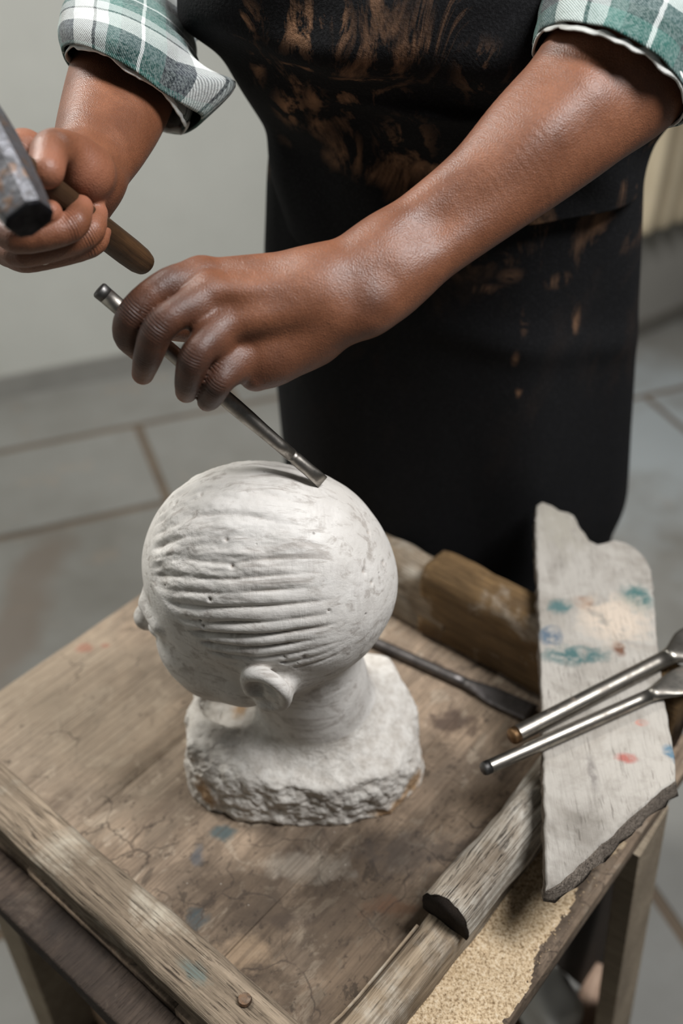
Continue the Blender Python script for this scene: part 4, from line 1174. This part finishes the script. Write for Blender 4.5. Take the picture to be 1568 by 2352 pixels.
def sleeve_mesh(name, rings, amp, seed, thick=.0025, nv=72, sub=5, rough=2.4):
    """rings: (centre, u, v) -> tube with folds; Catmull interpolation; returned with solid thickness"""
    cs = np.array([np.concatenate([r[0], r[1], r[2]]) for r in rings]); n = len(cs)
    ext = np.vstack([2 * cs[0] - cs[1], cs, 2 * cs[-1] - cs[-2]])
    pts = []
    for i in range(n - 1):
        p0, p1, p2, p3 = ext[i:i + 4]
        for k in range(sub):
            t = k / sub
            pts.append(.5 * ((2 * p1) + (-p0 + p2) * t + (2 * p0 - 5 * p1 + 4 * p2 - p3) * t * t + (-p0 + 3 * p1 - 3 * p2 + p3) * t ** 3))
    pts.append(cs[-1]); pts = np.array(pts)
    mod = [r[3] if len(r) > 3 else None for r in rings]
    RR = []; UVs = []
    L = 0; prev = None
    ths = np.linspace(0, 2 * math.pi, nv, endpoint=False)
    for i, c in enumerate(pts):
        cen, u, v = c[:3], c[3:6], c[6:9]
        if prev is not None: L += np.linalg.norm(cen - prev)
        prev = cen
        q = np.stack([np.cos(ths) * 1.6, np.sin(ths) * 1.6, np.full(nv, L * 30)], 1) + seed
        k = 1 + amp * fbm(q * rough * .6, 3)
        r = cen + (np.cos(ths) * k)[:, None] * u + (np.sin(ths) * k)[:, None] * v
        RR.append(r)
        rad_ = (np.linalg.norm(u) + np.linalg.norm(v)) / 2
        UVs.append([(2 * math.pi * .062 * j / nv, L) for j in range(nv + 1)])
    return RR, UVs
def cloth_obj(name, RR, UVs, mat, thick, parent, closed=True, offset=1):
    me = loft(name, [r - ORG for r in RR], caps=False, uv=UVs, closed=closed)
    o = obj(name, me, mat, parent)
    md = o.modifiers.new('thickness', 'SOLIDIFY'); md.thickness = thick; md.offset = offset
    md2 = o.modifiers.new('smooth', 'SUBSURF'); md2.levels = 1; md2.render_levels = 1
    return o
def ring_px(cx, cy, d, ux, uy, vd, vx=0, vy=0):
    """ring in camera basis: u from pixel half extents, v mostly along depth"""
    c = P(cx, cy, d); s = d / FPX
    return (c, s * (ux * RV - uy * UV_), vd * FV + s * (vx * RV - vy * UV_))

# shirt sleeve on the chisel arm (rolled above the elbow)
RA = [ring_px(1398, 178, .728, 172, 92, .056), ring_px(1412, 140, .735, 178, 92, .058), ring_px(1428, 96, .745, 182, 86, .060), ring_px(1452, 40, .765, 180, 70, .062), ring_px(1485, -40, .80, 172, 60, .062), ring_px(1520, -150, .88, 160, 50, .062)]
RR, UVs = sleeve_mesh('sleeve', RA, .05, 3.1)
RR = [r for r in RR]
RR_end = np.array([.335, 1.02, 1.475])
sA = cloth_obj('sleeve', RR, UVs, M_plaid2, .0022, person)
sA['label'] = 'rolled green plaid sleeve on the chisel arm'
# turned-back hem edge: rolled white piping round the opening
def hem(name, ring, rad, parent, mat, seed, wav=.003, inset=.97, nv=120):
    c, u, v = ring[:3]; RRh = []
    ths = np.linspace(0, 2 * math.pi, nv, endpoint=False)
    ax = np.cross(u, v); ax /= np.linalg.norm(ax)
    cen = [c + inset * (math.cos(t) * u + math.sin(t) * v) for t in ths]
    nz = fbm(np.stack([np.cos(ths) * 4, np.sin(ths) * 4, 0 * ths + seed], 1), 3)
    cen = [p + ax * wav * k for p, k in zip(cen, nz)]
    for i, p in enumerate(cen):
        e = (p - c) / np.linalg.norm(p - c)
        rr = rad * (1 + .35 * nz[i])
        RRh.append(np.array([p + rr * (math.cos(a) * e * .55 + math.sin(a) * ax * 1.5) for a in np.linspace(0, 2 * math.pi, 8, endpoint=False)]))
    V_ = np.concatenate(RRh) - ORG
    return obj(name, mesh_np(name, V_, np.array(grid_faces(nv, 8, True, True))), mat, parent)
h1 = hem('sleeve_hem', (RR[0] .mean(0), RA[0][1], RA[0][2]), .0021, person, M_inside, 2.0, .0035)
# hammer arm sleeve: flared turned-back cuff with a pointed flap
RB = [ring_px(290, 208, .815, 132, 66, .058), ring_px(296, 170, .825, 140, 62, .062), ring_px(300, 130, .84, 142, 54, .064), ring_px(306, 80, .87, 138, 40, .066), ring_px(314, 20, .92, 128, 30, .066), ring_px(322, -60, .99, 120, 24, .066), ring_px(330, -130, 1.06, 112, 20, .066)]
RR2, UV2 = sleeve_mesh('sleeve', RB, .03, 8.4)
sB = cloth_obj('sleeve', RR2, UV2, M_plaid, .0022, person)
sB['label'] = 'plaid sleeve with flared cuff on the hammer arm'
# cuff flap
RC = [ring_px(291, 210, .812, 136, 70, .062), ring_px(298, 178, .818, 148, 62, .068), ring_px(302, 140, .832, 152, 50, .070), ring_px(304, 96, .855, 146, 42, .071)]
RR3, UV3 = sleeve_mesh('cuff', RC, .03, 5.2)
nv = 72
ths = np.linspace(0, 2 * math.pi, nv, endpoint=False)
for i, r in enumerate(RR3):
    t = i / (len(RR3) - 1)
    wgt = np.maximum(0, 1 - np.minimum(ths, 2 * math.pi - ths) / .75) ** 1.2 * max(0, 1 - abs(t - .34) / .5)
    r += wgt[:, None] * (.036 * RV + .018 * UV_)
sC = cloth_obj('cuff', RR3, UV3, M_plaid, .0025, person)
h2 = hem('cuff_hem', (RR3[0].mean(0), RC[0][1], RC[0][2]), .0018, person, M_inside, 6.0)

# torso clothes ------------------------------------------------------
def body_rings(levels, angs, amp, seed, grow=0.0, fold=None):
    zs = np.array([l[0] for l in levels]); RRs = []; UVs = []
    zz = np.linspace(zs[0], zs[-1], 110)
    o_ = np.argsort(zs)
    I = lambda col: np.interp(zz, zs[o_], np.array([l[col] for l in levels])[o_])
    xl, xr, cy, ry = I(1), I(2), I(3), I(4)
    def smooth(a):
        k = np.ones(9) / 9; return np.convolve(np.pad(a, 4, mode='edge'), k, 'valid')
    xl, xr, cy, ry = smooth(xl), smooth(xr), smooth(cy), smooth(ry)
    for i, z in enumerate(zz):
        cx, rx = (xl[i] + xr[i]) / 2, (xr[i] - xl[i]) / 2 + grow
        a = angs
        q = np.stack([np.sin(a) * 2.2, np.full(len(a), z * 3.0), np.cos(a) * 2.2], 1) + seed
        k = 1 + amp * fbm(q, 3)
        x = cx + rx * np.sin(a) * k; y = cy[i] - (ry[i] + grow) * np.cos(a) * k
        if fold is not None: dy = fold(x, z); y = y - dy
        RRs.append(np.stack([x, y, np.full(len(a), z)], 1))
        UVs.append([(a_ * rx, z) for a_ in list(a) + [a[-1]]])
    return RRs, UVs
LV = [(1.50, -.10, .40, 1.00, .115), (1.42, -.115, .365, .985, .118), (1.345, -.096, .325, .99, .112), (1.27, -.064, .305, 1.00, .105), (1.23, -.070, .294, 1.00, .105), (1.125, -.078, .312, 1.01, .108), (.905, -.070, .343, 1.02, .115), (.80, -.064, .360, 1.025, .118), (.735, -.052, .350, 1.03, .116)]
M_shirt = M_plaid
angf = np.linspace(-math.pi, math.pi, 120, endpoint=False)
LVs = [(z, a + .012, b - .010, c + .01, d - .006) for z, a, b, c, d in LV if z > 1.0]
LVs = LVs + [(1.0, -.05, .335, 1.02, .10)]
shL_ = np.array([.335, 1.02, 1.475]); shR_ = np.array([-.055, 1.06, 1.49])
fs = Field((-.30, .80, .98), (.52, 1.25, 1.62), .006)
for (c_, r_) in (((.125, 1.04, 1.10), (.172, .098, .17)), ((.14, 1.05, 1.34), (.176, .106, .18))):
    fs.add(fs.ell(c_, r_, m=.06), .04)
fs.add(fs.chain([shR_, shL_], [.068, .068], .02, .05), .04)
for sh_, e_ in ((shL_, P(1470, 60, .775)), (shR_, P(312, 30, .945))):
    fs.add(fs.chain([sh_, sh_ + (e_ - sh_) * .45, sh_ + (e_ - sh_) * 1.0], [.064, .060, .057], .02, .04), .02)
fs.add(fs.chain([np.array([.14, 1.045, 1.52]), np.array([.14, 1.015, 1.565])], [.070, .064], .02, .04), .03)
fs.cut(fs.chain([np.array([.14, 1.03, 1.53]), np.array([.14, .99, 1.66])], [.058, .066], .02, .04), .004)
fs.cut(fs.ell((.14, .93, 1.55), (.045, .06, .06)), .01)
Vs, Qs = fs.mesh(); Ns = normals_of(Vs, Qs); Vs = Vs + Ns * (.0035 * fbm(Vs * np.array([22, 22, 14]), 3))[:, None]
def plaid_obj():
    w = NT('green_plaid_flannel_body')
    sx = w.n('ShaderNodeSeparateXYZ'); w.put(sx.inputs[0], w.coords('Object'))
    def fr(s_, off): return w.math('FRACT', w.math('ADD', w.math('MULTIPLY', s_, 1 / .105), off))
    stops = [(0, srgb(24, 72, 66)), (.16, srgb(214, 218, 214)), (.185, srgb(34, 84, 76)), (.36, srgb(26, 32, 36)), (.46, srgb(58, 62, 68)), (.58, srgb(206, 208, 204)), (.77, srgb(26, 32, 36)), (.80, srgb(176, 184, 180)), (.90, srgb(64, 106, 98))]
    col = w.mix(.5, w.ramp(fr(sx.outputs[0], .2), stops, 'CONSTANT'), w.ramp(fr(sx.outputs[2], .1), stops, 'CONSTANT'))
    return w.out(col, .95, w.bump(w.noise(w.coords('Object'), 500, 3), .4, .002), spec=.1)
obj('shirt_body', mesh_np('shirt_body', Vs - ORG, Qs), plaid_obj(), person)

def apron_mat():
    w = NT('black_stained_apron_cloth')
    ob = w.coords('Object')
    sep = w.n('ShaderNodeSeparateXYZ'); w.put(sep.inputs[0], ob)
    n1 = w.noise(w.coords('Object', rot=(0, .5, 0), scale=(1, 1, .45)), 20, 7, .66, .7)
    n2 = w.noise(w.coords('Object', loc=(3, 1, 7)), 7, 3, .6, .3)
    n3 = w.noise(ob, 450, 2, .6)
    zt = w.ramp(w.math('MULTIPLY', w.math('SUBTRACT', sep.outputs[2], .75), 1.5), [(0, .0), (.35, .01), (.6, .03), (.72, .8)])
    st = w.math('MULTIPLY', w.ramp(n1, [(.50, 0), (.66, 1)]), w.ramp(n2, [(.46, 0), (.58, 1)]))
    st = w.math('MULTIPLY', st, zt)
    def PY(x, y, Y=.87):
        v = (x - 784) / FPX * RV - (y - 1176) / FPX * UV_ + FV
        return tuple(CAMP + v * (Y / v[1]) - ORG)
    wb_ = w.noise(w.coords('Object', rot=(0, .6, 0), scale=(1, 1, .5)), 34, 6, .65, .8)
    for (px, py, rx_, rz_, k_) in ((700, 30, .045, .030, .9), (570, 30, .018, .022, .8), (770, 25, .022, .030, .8), (665, 262, .022, .032, .9), (720, 225, .016, .026, .6), (590, 150, .010, .030, .7), (690, 132, .040, .005, .9), (850, 150, .050, .004, .8),
                                 (930, 320, .036, .040, .55), (960, 395, .030, .026, .55), (1085, 130, .030, .035, .45), (820, 370, .008, .030, .5), (905, 195, .018, .012, .5), (1150, 600, .05, .012, .25), (1180, 660, .02, .012, .3), (1215, 765, .006, .022, .5), (1345, 800, .008, .026, .45), (1195, 935, .010, .008, .5), (1190, 850, .006, .014, .4), (1120, 690, .03, .008, .35), (1300, 690, .02, .012, .35), (1360, 1020, .006, .006, .4)):
        c_ = PY(px, py)
        st = w.math('MAXIMUM', st, w.math('MULTIPLY', w.math('MULTIPLY', w.near(ob, c_, (rx_, .5, rz_), .7, wb_), w.ramp(wb_, [(.50, 0), (.62, 1)])), k_))
    geo = w.n('ShaderNodeNewGeometry')
    col = w.mix(st, srgb(19, 19, 20), srgb(172, 130, 98))
    col = w.mix(w.ramp(n3, [(.5, 0), (.62, .025)]), col, srgb(120, 120, 124))
    return w.out(col, .85, w.bump(n3, .35, .002), spec=.12)
M_apron = apron_mat()
ang = np.linspace(-1.75, 1.75, 150)
def fold_skirt(x, z):
    k = np.clip((1.28 - z) / .2, 0, 1)
    return k * (.006 * np.sin(x * 38 + 6 * (z - .9)) * np.clip((x - .1) / .12, 0, 1) + .004 * np.sin(x * 26 + z * 9)) + .006 * np.exp(-((z - 1.075 + .25 * (x - .2)) / .02) ** 2) * np.clip((x + .0) / .1, 0, 1)
LVa = [l for l in LV if l[0] <= 1.30] + [(1.30, -.072, .320, .995, .107)]
LVa = sorted(set(LVa), reverse=True)
rr, uu = body_rings(LVa, ang, .012, 5.0, .004, fold_skirt)
rr[-1][:, 2] += .010 * np.sin(rr[-1][:, 0] * 22)
sk = cloth_obj('apron_skirt', rr, uu, M_apron, .0025, person, closed=False)
sk['label'] = 'black cloth apron skirt'
LVb = [(1.47, -.085, .34, .955, .098), (1.42, -.132, .35, .94, .112), (1.375, -.138, .33, .94, .116), (1.345, -.105, .318, .95, .112), (1.27, -.068, .300, .985, .106), (1.24, -.066, .292, .985, .105), (1.215, -.055, .290, .985, .106)]
def fold_bib(x, z):
    # slack pouch drooping over the chest, ridge folds towards the waist
    cxp = .07 + .0 * x
    edge = 1.352 + .9 * (x - .05) ** 2 - .06 * (x - .02)
    pouch = .020 / (1 + np.exp(-(z - edge) / .004)) * np.exp(-((x - .01) / .15) ** 2)
    f1 = .009 * np.exp(-((z - 1.325 + .08 * (x - .05)) / .007) ** 2) * np.exp(-((x - .10) / .10) ** 2)
    f2 = .008 * np.exp(-((z - 1.30 + .30 * (x - .15)) / .010) ** 2) * np.exp(-((x - .16) / .09) ** 2)
    f3 = .007 * np.sin((x + (z - 1.25) * .9) * 60) * np.exp(-((z - 1.27) / .05) ** 2)
    f4 = .006 * np.sin((x - (z - 1.25) * 1.1) * 42 + 1) * np.exp(-((z - 1.36) / .06) ** 2)
    return pouch + f1 + f2 + f3 + f4
rr, uu = body_rings(LVb, np.linspace(-1.55, 1.55, 150), .012, 9.0, .006, fold_bib)
for r in rr[-30:]:
    pass
for i, r in enumerate(rr):
    t = max(0, (i - 90) / 20)
    r[:, 2] -= t * .05 * np.exp(-((r[:, 0] - -.02) / .06) ** 2)
bib = cloth_obj('apron_bib', rr, uu, M_apron, .003, person, closed=False)
bib['label'] = 'black apron bib with rubbed brown clay stains'
# trousers
M_tr = m_plaster('dark_trouser_cloth', srgb(34, 35, 38), srgb(26, 27, 30), 30, .3)
for s_ in (-1, 1):
    hx = .14 + s_ * .085
    rg = []
    for z in np.linspace(1.0, .07, 26):
        t = (1.0 - z) / .93
        R0 = .097 - .038 * t
        a = np.linspace(0, 2 * math.pi, 28, endpoint=False)
        q = np.stack([np.cos(a) * 1.5, np.sin(a) * 1.5, np.full(28, z * 8)], 1) + s_ * 3
        k = 1 + .035 * fbm(q, 2)
        rg.append(np.stack([hx + s_ * .012 * t + R0 * np.cos(a) * k, 1.06 + .02 * t + R0 * np.sin(a) * k, np.full(28, z)], 1) - ORG)
    obj('trouser_leg', loft('trouser_leg', rg, caps=True), M_tr, person)
    # shoe
    sf_ = Field((hx - .12, .80, -.004), (hx + .12, 1.20, .13), .005)
    sf_.add(sf_.chain([np.array([hx + s_ * .012, 1.10, .050]), np.array([hx + s_ * .022, 1.0, .046]), np.array([hx + s_ * .032, .91, .038])], [.050, .049, .042], .02, .03), 0)
    v_, q_ = sf_.mesh(); v_[:, 2] = np.maximum(v_[:, 2], .0)
    obj('shoe', mesh_np('shoe', v_ - ORG, q_), m_plaster('black_shoe_leather', srgb(30, 28, 28), srgb(24, 23, 23), 20, .2, .5), person)
# finger ring on the hammer hand
def torus(c, ax, R0, r0, n=28, m=10, flat=1.8):
    ax = ax / np.linalg.norm(ax); e1 = np.cross(ax, [0.3, .2, .9]); e1 /= np.linalg.norm(e1); e2 = np.cross(ax, e1)
    V_ = []
    for i in range(n):
        t = 2 * math.pi * i / n; e = math.cos(t) * e1 + math.sin(t) * e2
        for j in range(m):
            a = 2 * math.pi * j / m; V_.append(c + e * (R0 + r0 * .6 * math.cos(a)) + ax * r0 * flat * math.sin(a))
    return np.array(V_), np.array(grid_faces(n, m, True, True))
p0, p1 = P(56, 580, .697), P(196, 540, .700)
tv, tq_ = torus(p0 + (p1 - p0) * .26, p1 - p0, .0108, .0016)
M_silver = m_metal('silver_ring', srgb(230, 226, 216), srgb(210, 206, 196), .25, None, 90)
ro = obj('finger_ring', mesh_np('finger_ring', tv - ORG, tq_), M_silver, person); ro['label'] = 'silver finger ring'

# ------------------------------------------------------------------ hammer
h0 = P(-30, 326, .60); h1_ = P(338, 612, .80)
hd = (h1_ - h0); hL = np.linalg.norm(hd); hd /= hL
fpix = None
# face centre: point on the ray of pixel (72,508) lying in the plane through h0 square to the handle
v = (70 - 784) / FPX * RV - (508 - 1176) / FPX * UV_ + FV
fc = CAMP + v * (((h0 - CAMP) @ hd) / (v @ hd))
ha = fc - h0; hl = np.linalg.norm(ha); ha /= hl
ham = empty('hammer', tuple(h0))
tag(ham, 'worn steel hammer with a wooden handle gripped in the raised hand', 'hammer')
w = NT('worn_hammer_steel')
n1 = w.noise(w.coords('Object'), 55, 7, .68, .4); n2 = w.noise(w.coords('Object', loc=(2, 2, 2)), 120, 5, .6)
col = w.mix(w.ramp(n1, [(.35, 0), (.62, 1)]), srgb(58, 56, 56), srgb(138, 138, 142))
col = w.mix(w.ramp(n2, [(.53, 0), (.64, .8)]), col, srgb(128, 98, 74))
M_ham = w.out(col, w.ramp(n1, [(.3, .6), (.7, .36)]), w.bump(w.math('ADD', n1, n2), .6, .002), w.ramp(n1, [(.35, .5), (.6, .95)]))
M_face = m_metal('black_hammer_face', srgb(44, 44, 46), srgb(28, 28, 30), .55, srgb(20, 20, 20), 80, .5)
M_handle = wood('oiled_handle_wood', srgb(92, 66, 42), srgb(52, 37, 25), crack=srgb(28, 20, 14), crackamt=.4, dirt=(srgb(52, 40, 32), .52), rough=.5, bumps=.4)
hs = np.cross(hd, ha)
def oct_ring(c, r, ch, e1, e2):
    pts = []
    for (x, y) in ((1, ch), (ch, 1), (-ch, 1), (-1, ch), (-1, -ch), (-ch, -1), (ch, -1), (1, -ch)):
        pts.append(c + e1 * x * r + e2 * y * r)
    # subdivide the flats
    o = []
    for i in range(8):
        a, b = pts[i], pts[(i + 1) % 8]
        for k in range(4): o.append(a + (b - a) * k / 4)
    return np.array(o)
rg = []
for t, r, ch in ((-1.0, .0112, .6), (-.985, .0126, .6), (-.93, .0134, .62), (-.6, .0144, .64), (-.3, .0156, .68), (0, .0160, .7), (.3, .0156, .68), (.6, .0146, .64), (.9, .0134, .58), (.965, .0128, .56)):
    rg.append(oct_ring(ha * hl * t * .985, r, ch, hd, hs))
obj('hammer_head', fix_normals(loft('hammer_head', rg, smooth=False)), M_ham, ham)
rg = [oct_ring(ha * hl * .9505, .0128, .56, hd, hs), oct_ring(ha * hl * .975, .0130, .58, hd, hs), oct_ring(ha * hl * .99, .0124, .58, hd, hs), oct_ring(ha * hl * 1.0, .0108, .58, hd, hs)]
obj('striking_face', fix_normals(loft('striking_face', rg, smooth=False)), M_face, ham)
hp = []
for t, a_, b_ in ((-.10, .0095, .0080), (0, .0098, .0084), (.12, .010, .0088), (.3, .0105, .009), (.5, .0108, .0094), (.7, .0112, .0098), (.85, .0114, .0100), (.93, .0110, .0098), (.97, .0096, .0086), (.99, .0065, .0058), (1.0, .0025, .0025)):
    hp.append(((hd * hL * t), a_, b_, 1.0))
hm = fix_normals(loft('handle', rod_rings(hp, 24, ha)))
# handle gets its own frame so the grain follows it
o = obj('handle', hm, M_handle, ham)
rot = Vector(hd).to_track_quat('X', 'Z').to_matrix().to_4x4()
hm.transform(rot.inverted()); o.rotation_euler = rot.to_euler()
